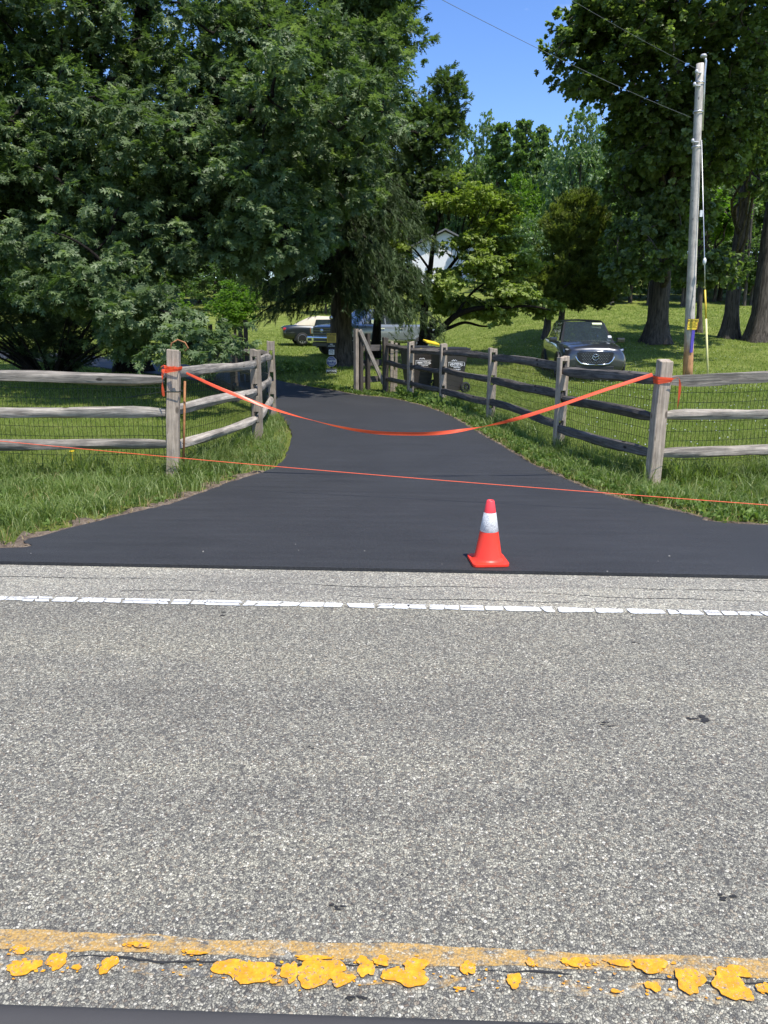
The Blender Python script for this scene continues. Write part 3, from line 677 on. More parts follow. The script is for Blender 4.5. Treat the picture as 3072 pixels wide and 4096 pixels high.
# ---- oak by the drive
r = np.random.default_rng(5)
oakT = [spray_tpl('oak', 9, .225, .95, 1.25, .55, .12, k) for k in range(5)]
E = [(A(650, 250, 20), (5.2, 4.5, 3.6), 330), (A(150, 450, 17), (2.8, 3.5, 3.0), 170), (A(1230, 480, 19), (2.7, 3.2, 2.9), 230), (A(1470, 120, 19.5), (1.35, 2, 2.0), 90),
     (A(1290, 350, 14.5), (1.3, 1.3, .9), 44), (A(1420, 260, 15.2), (.8, .8, .6), 16), (A(1450, -350, 20), (2, 3, 2.2), 60), (A(900, 850, 15.5), (2.2, 1.6, .95), 95), (A(560, 830, 18), (3.5, 2.5, 1.6), 130), (A(330, 980, 15.5), (2.2, 2, 1.1), 85),
     (A(1120, 930, 15.5), (1.2, 1.2, .75), 45), (A(600, 1240, 14), (.65, .6, .35), 12), (A(500, 1340, 14.5), (.5, .5, .25), 5), (A(330, 1170, 14.5), (1.0, .8, .3), 12), (A(740, 1390, 12.6), (.42, .35, .12), 4), (A(830, 1350, 12.8), (.45, .3, .10), 3),
     (A(1400, 720, 19), (1.4, 2, 1.5), 60), (A(650, -350, 21), (5.5, 5, 2.5), 120), (A(100, 800, 16.5), (2.0, 2.5, 1.6), 80), (A(800, 600, 15.5), (2.6, 1.4, 2.0), 90)]
cl = clusters_in([(tuple(c), rad, n_) for c, rad, n_ in E], r, .42)
u_, v_ = proj(cl); edge_ = np.interp(v_, [-900, 0, 150, 300, 420, 600, 800, 1000, 1100], [1700, 1660, 1640, 1590, 1560, 1520, 1480, 1300, 1180]); cl = cl[u_ < edge_-20]
u_, v_ = proj(cl); cl = cl[~((v_ > 1120) & (u_ > 640) & (v_ < 1330)) & ~((v_ > 1050) & (u_ > 1050))]
def holes(cl, k, th, ph=0):
    x, y, z = cl.T; f = np.sin(x*k+ph+1.3*np.sin(z*k*.8))+np.sin(z*k*1.25+2+ph+np.sin(y*k))+.6*np.sin(y*k*1.1+x*k*.6)
    return cl[f > th]
u_, v_ = proj(cl); low = v_ > 1080; cl = np.concatenate([cl[low], holes(cl[~low], 1.9, -.75)])
t = empty('oak_tree', (-7.7, 22, Tz(-7.7, 22)), 0, 'huge dark green oak with lobed leaves spreading over the left of the driveway', 'tree')
def mkpar(t): t_ = t; return t_
def tofix(o, t): o.parent = t; o.matrix_parent_inverse = Matrix.Translation(t.location).inverted() @ Matrix.Identity(4)
def adopt(t, start):     # put world-space children under the empty without moving them
    for o in list(C.objects)[start:]:
        if o is not t and (o.parent is None or o.parent is t): o.parent = t; o.location = -Vector(t.location)
n0 = len(C.objects)
crown('crown', cl, A(700, 500, 21), .78, 13, oakT, M['oak'], r, .55, .22, parent=None)
limbs([(-7.7, 22, .0), (-7.65, 21.9, 2.5), (-7.2, 21.6, 5), (-6.6, 21.3, 8), (-6.0, 21, 11)], .46, cl, r, 26, None, M['bark_d'], thick=.16)
adopt(t, n0)
# ---- second oak at the far left
n0 = len(C.objects); bx, by = -11.2, 18.5
t = empty('oak_tree', (bx, by, Tz(bx, by)), 0, 'leaning dark oak cut off by the left edge of the photo', 'tree'); n0 = len(C.objects)
cl = clusters_in([(tuple(A(-350, 350, 19)), (3.6, 3.5, 4.5), 170), (tuple(A(-50, 850, 19)), (1.8, 2.5, 1.6), 60), (tuple(A(0, 1130, 20)), (1.5, 2, .6), 26)], r)
crown('crown', cl, A(-350, 400, 19), .8, 12, oakT, M['oak'], r, .55, .2)
limbs([(bx, by, .1), (bx+.2, by, 2), (bx+.7, by, 4), (bx+1.2, by-.2, 7), (bx+1.0, by, 10)], .34, cl, r, 12, None, M['bark_d']); adopt(t, n0)
# ---- vase-shaped dark shrub under the oak
bx, by = A(200, 1440, 19).x, 19.0
t = empty('dark_shrub', (bx, by, Tz(bx, by)), 0, 'dark multi-stemmed evergreen shrub fanning out in the shade left of the oak trunk', 'shrub'); n0 = len(C.objects)
mb = MB(); tips = []
for k in range(46):
    a = r.uniform(0, 2*math.pi); L = r.uniform(1.0, 2.3); hh = r.uniform(.7, 2.0); e = Vector((bx+math.cos(a)*L, by+math.sin(a)*L, Tz(bx, by)+hh)); s_ = Vector((bx+math.cos(a)*.15, by+math.sin(a)*.15, Tz(bx, by)-.02))
    mb.tube(bez(s_, s_.lerp(e, .5)+Vector((0, 0, .25)), e, 6), [.05, .04, .03, .022, .016, .01], 5, cap=False); tips.append(e)
mb.build('stems', M['bark_d'], None, True)
needT = [spray_tpl('needle', 22, .16, .12, 1.1, .6, .35, 40+k) for k in range(3)]
cl = np.concatenate([np.array([tuple(e) for e in tips]), clusters_in([((bx, by, Tz(bx, by)+1.9), (2.2, 1.8, .8), 150), ((bx, by+.3, Tz(bx, by)+1.0), (1.9, 1.3, .7), 90)], r, .5)])
crown('foliage', cl, (bx, by, .5), .4, 9, needT, M['spruce'], r, .5, .1); adopt(t, n0)
# ---- weeping spruce
bx, by = -1.5, 25.0; zb = Tz(bx, by)
t = empty('spruce_tree', (bx, by, zb), 0, 'dark spruce with drooping twigs hanging over the parked truck', 'tree'); n0 = len(C.objects)
needW = [spray_tpl('needle', 18, .15, .13, .75, 1, .30, 60+k) for k in range(4)]
mb = MB(); mb.tube([(bx, by, zb-.05), (bx, by, zb+.5), (bx+.02, by, 3), (bx+.05, by, 7), (bx, by, 14)], [.52, .38, .33, .24, .03], 12, False); mb.build('trunk', M['bark'], None, True)
mb = MB(); pos = []; dr = []
for k in range(170):
    z = zb+2.3+10.6*(k/170)**1.1; a = r.uniform(0, 2*math.pi); L = 3.3*(1-(z-2)/14.5)**.7*r.uniform(.6, 1.1)+.3
    if z < 4.2: L *= 1.0 if abs(math.cos(a)) > .5 else .75
    dd = Vector((math.cos(a), math.sin(a), 0)); p = bez(Vector((bx, by, z)), Vector((bx, by, z))+dd*L*.55+Vector((0, 0, .25)), Vector((bx, by, z))+dd*L+Vector((0, 0, -.55*L*.5)), 9)
    mb.tube(p, [.05*(1-q/9)+.008 for q in range(9)], 4, False)
    hl = min(1, .75+(z-2.6)*.5) if dd.x < -.1 else 1.2
    for q in range(int(18*L)):
        f = r.uniform(.05, 1); i = min(int(f*8), 7); c = p[i].lerp(p[i+1], f*8-i); ln = r.uniform(.12, .62)*(1 if f > .4 else .6)*hl
        side = dd.cross(Vector((0, 0, 1)))*r.normal(0, .22)
        for s_ in np.arange(0, ln, .13):
            pos.append((c.x+side.x*(1+s_), c.y+side.y*(1+s_), c.z-s_-.03)); dr.append((dd.x*.45+r.normal(0, .35), dd.y*.45+r.normal(0, .35), -.8))
mb.build('branch', M['bark_d'], None, True)
pos = np.array(pos); dr = np.array(dr)
link('crown', bake('crown', needW, pos, dr, r.normal(0, 1, (len(pos), 3)), r.uniform(.8, 1.3, len(pos)), M['spruce'], r)); adopt(t, n0)
# ---- pin oak behind the spruce
bx, by = A(1500, 1300, 28).x, 28.0
t = empty('slender_oak_tree', (bx, by, Tz(bx, by)), 0, 'slender oak with pointed open top against the blue sky, right of the big oak', 'tree'); n0 = len(C.objects)
oakS = [spray_tpl('oak', 8, .19, .95, 1.2, .6, .15, 20+k) for k in range(4)]
cl = clusters_in([(tuple(A(1560, 700, 27)), (1.7, 2, 2.1), 110), (tuple(A(1700, 560, 27)), (1.0, 1.2, 1.4), 60), (tuple(A(1790, 400, 27)), (.5, .6, 1.0), 22), (tuple(A(1740, 760, 27)), (.9, 1, .7), 30), (tuple(A(1660, 480, 27)), (.7, .9, .8), 26), (tuple(A(1820, 480, 27)), (.45, .6, .35), 8), (tuple(A(1490, 1000, 27)), (1.2, 1.5, 1.6), 40)], r, .45)
crown('crown', cl, A(1600, 750, 27), .55, 11, oakS, M['oak'], r, .6, .1)
limbs([(bx, by, .4), (bx+.3, by, 4), (bx+1, by, 7), (bx+1.9, by-.3, 9.2)], .15, cl, r, 12, None, M['bark_d'], thick=.07); adopt(t, n0)
# ---- dogwood
bx, by = 1.32, 26.0; zb = Tz(bx, by)
t = empty('dogwood_tree', (bx, by, zb), 0, 'yellow-green dogwood with dark forked trunk and tiered branches behind the bins', 'tree'); n0 = len(C.objects)
dogT = [spray_tpl('ovate', 8, .15, 1.0, 1.35, .28, .14, 80+k) for k in range(4)]
cl = []
tiers = [(1850, 1230, 1.1, 40), (2050, 1170, 1.0, 36), (2170, 1240, .6, 16), (2000, 1080, .9, 34), (2080, 1060, .8, 22), (1850, 985, .8, 30), (2010, 970, .7, 26), (1790, 1120, .6, 16), (1930, 1060, .7, 26), (1980, 900, .8, 24), (1590, 1010, .35, 10), (1590, 960, .35, 10), (1610, 1120, .5, 14), (1860, 800, 1.1, 36), (2000, 830, .7, 20), (1780, 730, .7, 22),
         (1980, 780, .5, 14), (1700, 1180, .7, 16), (1980, 1260, .9, 22), (1580, 900, .3, 8)]
for u, v, w_, n_ in tiers:
    c = A(u, v, by+r.uniform(-1.2, 1.2)); cl.append(clusters_in([(tuple(c), (w_*1.1, w_*1.25, .42), int(n_*2.0))], r, .6))
cl = np.concatenate(cl); u_, v_ = proj(cl); cl = cl[~((u_ > 1650) & (u_ < 1890) & (v_ > 935) & (v_ < 1050) & (r.random(len(cl)) < .6))]; crown('crown', cl, A(1800, 1000, 26), .36, 9, dogT, M['dogw'], r, .35, .12)
mb = MB()
def br(P, r0, r1, Y=by):
    P = smoothp([A(u, v, Y+dy) for u, v, dy in P], 5); mb.tube(P, [r0+(r1-r0)*i/(len(P)-1) for i in range(len(P))], 8, False)
base = Vector((bx, by, zb-.05)); t0 = A(1690, 1330, by); 
br([(1672, 1465, 0), (1690, 1370, 0), (1722, 1320, 0), (1735, 1280, 0)], .2, .15)
br([(1690, 1370, 0), (1698, 1250, 0), (1700, 1170, 0), (1720, 1080, 0), (1735, 960, 0), (1760, 860, 0), (1770, 740, 0)], .15, .03)
br([(1690, 1375, 0), (1760, 1320, 0), (1820, 1265, -.3), (1900, 1235, -.5), (2000, 1230, -.6), (2120, 1225, -.6), (2200, 1240, -.6)], .15, .02)
br([(1735, 1335, 0), (1800, 1310, .3), (1860, 1290, .5), (1930, 1305, .6), (2000, 1300, .8)], .08, .02)
br([(1700, 1180, 0), (1760, 1120, 0), (1830, 1030, .3), (1900, 960, .4), (1980, 890, .5)], .09, .02)
br([(1700, 1190, 0), (1650, 1140, 0), (1600, 1090, .2)], .07, .015)
br([(1720, 1080, 0), (1660, 1000, -.2), (1600, 950, -.3)], .05, .012)
br([(1820, 1265, -.3), (1880, 1180, 0), (1960, 1120, 0), (2060, 1080, 0)], .06, .015)
br([(1760, 860, 0), (1850, 800, 0), (1950, 770, 0)], .04, .01)
mb.build('trunk', M['bark_d'], None, True); 
mb = MB(); allp = np.array([tuple(q) for q in []]) if 0 else None
for c in cl[::3]:
    e = Vector(c); a = e+(Vector(A(1800, 1100, by))-e).normalized()*.6+Vector((0, 0, -.08)); mb.tube(bez(a, a.lerp(e, .5), e, 3), [.018, .013, .006], 3, False)
o = mb.build('twigs', M['bark_d'], None, True); o['kind'] = 'stuff'; adopt(t, n0)
# ---- juniper
bx, by = A(2190, 1300, 32).x, 32.0; zb = Tz(bx, by)
t = empty('juniper_tree', (bx, by, zb), 0, 'olive-brown juniper with dense rounded crown behind the parked SUV', 'tree'); n0 = len(C.objects)
junT = [spray_tpl('needle', 20, .16, .36, 1.0, .7, .2, 90+k) for k in range(4)]
cl = clusters_in([(tuple(A(2280, 1100, 32)), (1.75, 1.7, 1.4), 230), (tuple(A(2300, 900, 32)), (1.35, 1.4, 1.1), 140), (tuple(A(2330, 810, 32)), (.7, .8, .5), 40), (tuple(A(2180, 1170, 31.5)), (1.1, 1.1, .8), 70), (tuple(A(2390, 1150, 31.5)), (.8, 1, .8), 50)], r, .4)
crown('crown', cl, A(2280, 1150, 32), .42, 15, junT, M['junip'], r, .65, -.3)
limbs([(bx, by, zb-.05), (bx+.05, by, zb+1.5), (bx+.6, by, zb+3.5), (bx+1.2, by, zb+5)], .17, cl, r, 10, None, M['bark'], False, thick=.07)
e = len(C.objects); mb = MB(); b2 = A(2240, 1300, 32.3).x; mb.tube([(b2, by+.3, zb-.05), (b2+.1, by+.3, zb+2), (b2+.3, by+.2, zb+3)], [.15, .12, .08], 9, False); mb.build('trunk', M['bark'], None, True); adopt(t, n0)
# ---- big right-hand trees
mapT = [spray_tpl('maple', 9, .165, 1.0, 1.3, .5, .16, 120+k) for k in range(5)]
def bigtree(name, label, base, pts, rad, E, per, mt, tp, crad, nl, cut=None, bmt='bark', flat=.6, thick=.15, sc_=(.8, 1.2)):
    t = empty(name, (base[0], base[1], Tz(base[0], base[1])), 0, label, 'tree'); n0 = len(C.objects)
    cl = clusters_in([(tuple(c), rd_, n_) for c, rd_, n_ in E], r, .42)
    if cut: u, v = proj(cl); cl = cl[cut(u, v)]
    cl = holes(cl, 1.9, -1.05, base[0])
    ctr = cl.mean(0)-np.array([0, 0, 1]); crown('crown', cl, ctr, crad, per, tp, mt, r, flat, .18, sc_)
    limbs([(base[0], base[1], Tz(base[0], base[1])-.05)]+pts, rad, cl, r, nl, None, M[bmt], thick=thick); adopt(t, n0); return t
b1 = G(2625, 1372)
def P_(u, v, Y): return tuple(A(u, v, Y))
YA = b1.y
bigtree('tulip_tree', 'broad green tree with thick furrowed trunk between the SUV and the utility pole', (b1.x, b1.y), [P_(2640, 1150, YA), P_(2660, 900, YA), P_(2668, 640, YA), P_(2700, 300, YA), P_(2740, -50, YA)], .47,
        [(A(2720, 60, 25), (4.0, 2.8, 2.4), 230), (A(2360, 170, 26), (1.5, 1.6, 1.5), 70), (A(2300, 310, 26), (1.1, 1.2, .9), 45), (A(2480, 60, 26), (1.6, 2, 1.2), 60), (A(2560, 620, 28), (1.6, 2.5, 2.0), 110), (A(2850, 480, 26), (2.3, 2.5, 2.0), 130),
         (A(2560, 1010, 27.5), (1.5, 1.8, 1.2), 80), (A(2700, 850, 27), (1.3, 1.5, 1.2), 55), (A(2850, 1080, 27), (.9, 1, .5), 22), (A(2620, 330, 26), (2.0, 2, 1.8), 80), (A(3150, -500, 24), (3.2, 3.0, 2.2), 110)], 13, M['maple'], mapT, .62, 18,  # last crown clump sits out of view, added to shade the right lawn
        cut=lambda u, v: (u > np.interp(v, [-900, 0, 100, 200, 300, 400, 500, 1200], [2150, 2330, 2260, 2190, 2190, 2330, 2450, 2400]))) 
b2 = G(2918, 1352); YB = b2.y
bigtree('tall_tree', 'tall straight-trunked tree just right of the utility pole', (b2.x, b2.y), [P_(2940, 1100, YB), P_(2975, 800, YB), P_(3005, 500, YB), P_(3040, 150, YB)], .33,
        [(A(2980, 250, 28), (2.3, 2.5, 2.2), 130), (A(2930, 620, 29), (1.4, 2, .9), 50), (A(3020, -100, 28), (2.5, 3, 2), 60)], 11, M['maple'], mapT, .6, 7, thick=.05)
b3 = G(3030, 1365); YC = b3.y
bigtree('tall_tree', 'wide-trunked tree at the right edge of the photo', (b3.x, b3.y), [P_(3060, 1100, YC), P_(3095, 800, YC), P_(3130, 500, YC), P_(3160, 150, YC)], .42,
        [(A(3180, 200, 28), (2.5, 2.5, 3.2), 140), (A(3300, -450, 23), (3.5, 3.5, 2.2), 90), (A(3100, 700, 30), (1.2, 2, .8), 40)], 11, M['maple'], mapT, .6, 7, thick=.05)
b4 = G(2795, 1330)
bigtree('young_tree', 'thin young tree behind the utility pole', (b4.x, b4.y), [P_(2800, 1150, b4.y), P_(2798, 900, b4.y), P_(2800, 700, b4.y)], .14, [(A(2800, 850, b4.y), (1.2, 1.2, 1.0), 40), (A(2900, 900, b4.y), (.9, 1, .5), 20)], 10, M['bgC'], mapT, .5, 8)
# ------------------------------------------------------------------ woodland behind (shared meshes)
bgT = [spray_tpl('bg', 7, .30, 1.0, 1.35, .6, .25, 150+k) for k in range(4)]
def bgkind(shape, mt, seed, n_, per, H=12.0, crad=.95):
    q = np.random.default_rng(seed)
    if shape == 'round': E = [((0, 0, H*.62), (3.6, 3.6, H*.36), n_), ((1.5, .5, H*.45), (2.4, 2.4, H*.2), n_//3), ((-1.6, -.6, H*.5), (2.2, 2.2, H*.2), n_//3)]
    elif shape == 'low': E = [((0, 0, H*.5), (4.0, 4.0, H*.46), n_)]
    else: E = [((0, 0, H*.55), (1.15, 1.15, H*.44), n_), ((.4, 0, H*.8), (.7, .7, H*.17), n_//5)]
    cl = clusters_in(E, q, .4); t = bpy.data.objects.new('proto', None)
    n_ = len(cl)*per; c = np.repeat(cl, per, 0); d = q.normal(0, 1, (n_, 3)); d /= np.linalg.norm(d, axis=1, keepdims=True)
    pos = c+d*(q.uniform(.1, 1, n_)**.5*crad*(.45 if shape == 'poplar' else 1))[:, None]*np.array([1, 1, .65])
    up = np.array([0, 0, 1.])+q.normal(0, .4, (n_, 3)); dr = d+q.normal(0, .4, (n_, 3))
    cm = bake('crown', bgT, pos, dr, up, q.uniform(.7, 1.2, n_), mt, q)
    mb = MB(); mb.tube([(0, 0, -.3), (0, 0, .3), (.05, 0, H*.3), (.15, .1, H*.6), (.1, 0, H*.9)], [.32, .22, .18, .12, .03], 8, False)
    for k in range(9):
        e = Vector(cl[k]); a = Vector((.1, 0, min(e.z*.55, H*.7))); mb.tube(bez(a, a.lerp(e, .5)+Vector((0, 0, .5)), e, 5), [.09, .07, .05, .03, .02], 4, False)
    return cm, mb.mesh('trunk', M['bark'])
KIND = {'round': bgkind('round', M['bgA'], 1, 170, 11), 'pale': bgkind('round', M['bgB'], 2, 170, 11), 'poplar': bgkind('poplar', M['bgA'], 3, 110, 10), 'lime': bgkind('round', M['bgC'], 4, 120, 11), 'low': bgkind('low', M['bgA'], 6, 150, 9)}
def bgtree(kind, name, u, Y, vtop, wide, label, group=None, rz=0):
    p = A(u, vtop, Y); z0 = Tz(p.x, Y); H = max(p.z-z0, 1.5)
    t = empty(name, (p.x, Y, z0), rz, label, 'tree', group); t.scale = (wide*H/12, wide*H/12, H/12)
    link('crown', KIND[kind][0], None, t); link('trunk', KIND[kind][1], None, t); return t
bgtree('round', 'broadleaf_tree', 1905, 72, 440, .62, 'round-topped tree on the far hillside left of the narrow poplars', rz=1)
bgtree('poplar', 'poplar_tree', 2010, 66, 455, 1.0, 'leftmost of the narrow poplars on the skyline', rz=2)
bgtree('poplar', 'poplar_tree', 2105, 64, 440, .9, 'middle narrow poplar on the skyline', rz=3)
bgtree('poplar', 'poplar_tree', 2180, 66, 465, .8, 'rightmost narrow poplar beside the pale leafy trees', rz=4)
bgtree('lime', 'broadleaf_tree', 2085, 56, 690, .75, 'bright lime green tree in the middle distance below the poplars', rz=1)
bgtree('pale', 'broadleaf_tree', 2340, 50, 420, .62, 'tall pale green tree left of the big right-hand tree', rz=2)
bgtree('pale', 'broadleaf_tree', 2260, 58, 560, .65, 'pale green tree with feathery top just right of the poplars', rz=5)
bgtree('pale', 'broadleaf_tree', 2120, 48, 860, .9, 'pale bushy tree between the dogwood and the juniper', rz=4)
bgtree('lime', 'small_tree', 930, 36, 1120, 1.35, 'small light green tree with several thin trunks on the lawn left of the cars', rz=1)
bgtree('lime', 'small_tree', 660, 40, 1130, 1.3, 'small light green tree seen behind the oak trunk', rz=3)
WLs = (('woodland tree glimpsed through the gaps behind the big oak', 'woodland trees behind the big oak'), ('woodland tree on the hillside beyond the white house', 'woodland trees beyond the white house'), ('tall woodland tree in the dense dark wood behind the utility pole', 'woodland trees behind the utility pole')); q = random.Random(4)
for u, Y, v in ((-250, 60, 500), (-60, 66, 620), (130, 62, 560), (330, 70, 640), (520, 64, 600), (720, 70, 650), (900, 66, 620), (1090, 72, 600), (1280, 66, 640), (1450, 72, 620), (1620, 90, 640), (1760, 92, 620), (1860, 86, 640), (1990, 84, 620), (2130, 84, 600),
                (2220, 80, 620), (2430, 54, 500), (2560, 60, 420), (2700, 52, 480), (2830, 58, 420), (2960, 52, 480), (3100, 58, 430), (3260, 50, 480), (3400, 60, 400), (2480, 48, 800), (2620, 50, 880), (2760, 47, 930), (2900, 48, 860), (3040, 47, 900), (3180, 48, 850)):
    bgtree('round' if q.random() < .7 or u > 2400 else 'pale', 'woodland_tree', u, Y+q.uniform(-2, 2), v+q.uniform(-30, 30), q.uniform(.7, .95) if v < 700 else 1.1, *WLs[0 if u < 1500 else 1 if u < 2300 else 2], q.uniform(0, 6))
for u, Y, v in ((-150, 44, 900), (60, 46, 980), (240, 48, 1000), (1150, 58, 1080), (1300, 56, 1060), (420, 56, 960), (560, 58, 990), (700, 60, 960), (850, 57, 1000), (1000, 59, 970), (1420, 58, 1000), (640, 64, 900), (780, 64, 920), (930, 65, 900), (2480, 49, 1120), (2570, 52, 1100), (2650, 50, 1120), (2740, 52, 1130), (2830, 50, 1110), (2930, 52, 1130), (3020, 50, 1120), (3120, 51, 1100), (2400, 54, 1110), (3220, 50, 1100), (2000, 60, 1080), (2040, 50, 1060), (2160, 47, 1100), (2270, 50, 1080), (1900, 56, 1090), (1800, 52, 1150), (1680, 55, 1120), (1990, 74, 900), (2080, 72, 880), (1560, 80, 1080), (1960, 76, 960)):
    bgtree('low', 'understory_bush', u, Y, v, 1.5, *(('leafy bush at the back of the lawn left of the parked cars', 'bushes at the back of the left lawn') if u < 1400 else ('leafy bush near the white house on the hillside', 'bushes near the white house') if u < 2200 else ('leafy understory bush at the foot of the dark wood at right', 'understory bushes at the edge of the wood')), q.uniform(0, 6))
for i in range(14):   # thin trunks at the wood's edge
    u = q.uniform(2380, 3060); Y = q.uniform(46, 50); p = A(u, 1240, Y); z0 = Tz(p.x, Y); mb = MB(); l = q.uniform(-.4, .4)
    mb.tube([(0, 0, -.2), (l*.2, 0, 2), (l, 0, 6)], [q.uniform(.07, .16), .09, .06], 7, False); o = mb.build('bare_tree_trunk', M['bark'], None, True); o.location = (p.x, Y, z0)
    tag(o, 'thin bare trunk standing at the dark edge of the wood', 'tree trunk', 'thin trunks at the edge of the wood')
# ------------------------------------------------------------------ ground cover plants
def weeds(name, label, x, y, kind, L, per, mt, hmax):
    tp = [spray_tpl(kind, 6, L, 1.1, 1.3, .7, .03, 200+k) for k in range(4)]; n_ = len(x)
    pos = np.stack([x, y, T(x, y)+RNG.uniform(.02, hmax, n_)], 1); dr = RNG.normal(0, .5, (n_, 3)); dr[:, 2] = 1
    tag(link(name, bake(name, tp, pos, dr, RNG.normal(0, 1, (n_, 3)), RNG.uniform(.5, 1.2, n_), mt, RNG)), label, 'plants', kind='stuff')
ex, ey = [], []
for p, q2 in zip(resample([p for p in Rs if p.y < 18], 420), range(420)):
    for _ in range(7): ex.append(p.x+random.uniform(.02, .5)); ey.append(p.y+random.uniform(-.05, .3))
ex, ey = np.array(ex), np.array(ey); ok = free(ex, ey, .02); ex, ey = ex[ok], ey[ok]
weeds('edge_weeds', 'low leafy weeds and clover along the right edge of the driveway', ex, ey, 'ovate', .05, 6, M['weed'], .09)
ex = RNG.uniform(.3, 2.0, 700); ey = RNG.uniform(12.5, 17, 700); dxl = np.interp(ey, [12.5, 14.5, 15.7, 17.1], [1.65, 1.17, .56, .02]); ok = (ex > dxl-.3) & (ex < dxl+.35) & free(ex, ey, .1)
weeds('ivy_patch', 'broad pale leaves of ground ivy at the foot of the fence near the bins', ex[ok], ey[ok], 'ovate', .11, 6, M['weed'], .16)
ex, ey = scatter(2600, -5.5, 5.5, 5.2, 10, lambda x, y: free(x, y, .15) & ~infield(x, y))
weeds('clover', 'small clover and broadleaf weeds scattered through the verge grass', ex, ey, 'ovate', .045, 6, M['weed'], .08)
lt = RNG.uniform(-3.2, -1.0, 300), RNG.uniform(21.6, 24, 300)
weeds('leafy_patch', 'sunlit leafy patch at the foot of the spruce', lt[0]-.9, lt[1], 'ovate', .10, 6, M['weed'], .2)
mb = MB(); q = random.Random(2)
for k in range(900):
    y_ = q.uniform(8, 34); x_ = q.uniform(1.5, 14)*y_/20 + 2.2
    mb.box((x_, y_, Tz(x_, y_)+.07), (.012, .012, .010))
tag(mb.build('clover_flowers', M['signw']), 'tiny white clover flowers dotted over the right lawn', 'flowers', kind='stuff')
p = G(328, 1837); mb = MB()
for k in range(9):
    a = k*.7; mb.prism([(0, 0), (.028*math.cos(a), .028*math.sin(a)), (.028*math.cos(a+.5), .028*math.sin(a+.5))], .004, Matrix.Translation((p.x, p.y-.25, .14)))
mb.tube([(p.x, p.y-.25, 0), (p.x, p.y-.25, .14)], .003, 4); tag(mb.build('dandelion', M['yellow']), 'single yellow dandelion flower in the grass below the left fence', 'flower')
# ------------------------------------------------------------------ fences
def cells(xs_, zs_, solid, d0, d1):
    mb = MB(); nx, nz = len(xs_)-1, len(zs_)-1
    def q(*p): mb.quad(*p)
    for i in range(nx):
        for j in range(nz):
            if not solid(i, j): continue
            x0, x1, z0, z1 = xs_[i], xs_[i+1], zs_[j], zs_[j+1]
            q((d0, x1, z0), (d0, x0, z0), (d0, x0, z1), (d0, x1, z1)); q((d1, x0, z0), (d1, x1, z0), (d1, x1, z1), (d1, x0, z1))
            for di, dj, P in ((-1, 0, ((d0, x0, z0), (d1, x0, z0), (d1, x0, z1), (d0, x0, z1))), (1, 0, ((d1, x1, z0), (d0, x1, z0), (d0, x1, z1), (d1, x1, z1))),
                              (0, -1, ((d0, x0, z0), (d0, x1, z0), (d1, x1, z0), (d1, x0, z0))), (0, 1, ((d1, x0, z1), (d1, x1, z1), (d0, x1, z1), (d0, x0, z1)))):
                a, b_ = i+di, j+dj
                if a < 0 or a >= nx or b_ < 0 or b_ >= nz or not solid(a, b_): q(*P)
    return mb
RAILZ = (.31, .69, 1.06)
def post(par, p, ang, h, slots=True, w_=.14, d_=.105, mt='post', lean=(0, 0)):
    zs_ = [-.15]; 
    for z in RAILZ: zs_ += [z-.075, z+.085]
    zs_ += [h]; xs_ = [-w_/2, -.031, .031, w_/2]
    mb = cells(xs_, zs_, (lambda i, j: not (slots and i == 1 and j in (1, 3, 5))), -d_/2, d_/2)
    for v in mb.v:
        if v.z > h-.01: v.z += .012*math.sin(v.y*40+p.x*7)
        v.x += .003*math.sin(v.z*9+p.y*5); v.y += .003*math.sin(v.z*7+p.x*3)
    me = mb.mesh('post', M[mt]); bm = bmesh.new(); bm.from_mesh(me); bmesh.ops.remove_doubles(bm, verts=bm.verts, dist=.0005); bmesh.ops.recalc_face_normals(bm, faces=bm.faces); bm.to_mesh(me); bm.free()
    o = link('post', me, None, par); o.location = Vector((p.x, p.y, Tz(p.x, p.y)))-Vector(par.location); o.rotation_euler = (lean[0], lean[1], ang)
    m_ = o.modifiers.new('b', 'BEVEL'); m_.width = .006; m_.segments = 1; m_.limit_method = 'ANGLE'
    return o
def rail(par, a, b_, mt, rad=.056, seed=0):
    q = random.Random(seed); a, b_ = Vector(a), Vector(b_); L = (b_-a).length; mb = MB(); rows = 17; n_ = 10; ph = q.uniform(0, 6); ph2 = q.uniform(0, 6)
    pr = [q.uniform(.84, 1.14) for _ in range(n_)]; fl = q.randrange(n_)
    for k in (fl, (fl+1) % n_): pr[k] *= .82
    for i in range(rows):
        t = i/(rows-1); e = min(t, 1-t)*L; tp = min(1, .48+e*1.9) ; 
        oy = .012*math.sin(t*5+ph)+.006*math.sin(t*13+ph2); oz = .014*math.sin(t*4+ph2)
        for k in range(n_):
            an = 2*math.pi*k/n_+.15*math.sin(t*3+ph); rr2 = rad*pr[k]*(1+.10*math.sin(t*9+k*1.7+ph)+q.uniform(-.05, .05))
            mb.v.append(Vector(((t-.5)*L, oy+rr2*math.cos(an)*min(1, tp*.8), oz+rr2*math.sin(an)*(.35+.65*tp)*1.06)))
    for i in range(rows-1):
        for k in range(n_): c = i*n_; mb.f.append((c+k, c+n_+k, c+n_+(k+1) % n_, c+(k+1) % n_))
    mb.f.append(tuple(range(n_))); mb.f.append(tuple(range((rows-1)*n_, rows*n_))[::-1])
    o = mb.build('rail', M[mt], par, True); o.location = (a+b_)/2-Vector(par.location)
    o.rotation_euler = (b_-a).to_track_quat('X', 'Z').to_euler(); o.modifiers.new('e', 'EDGE_SPLIT').split_angle = R(38); return o
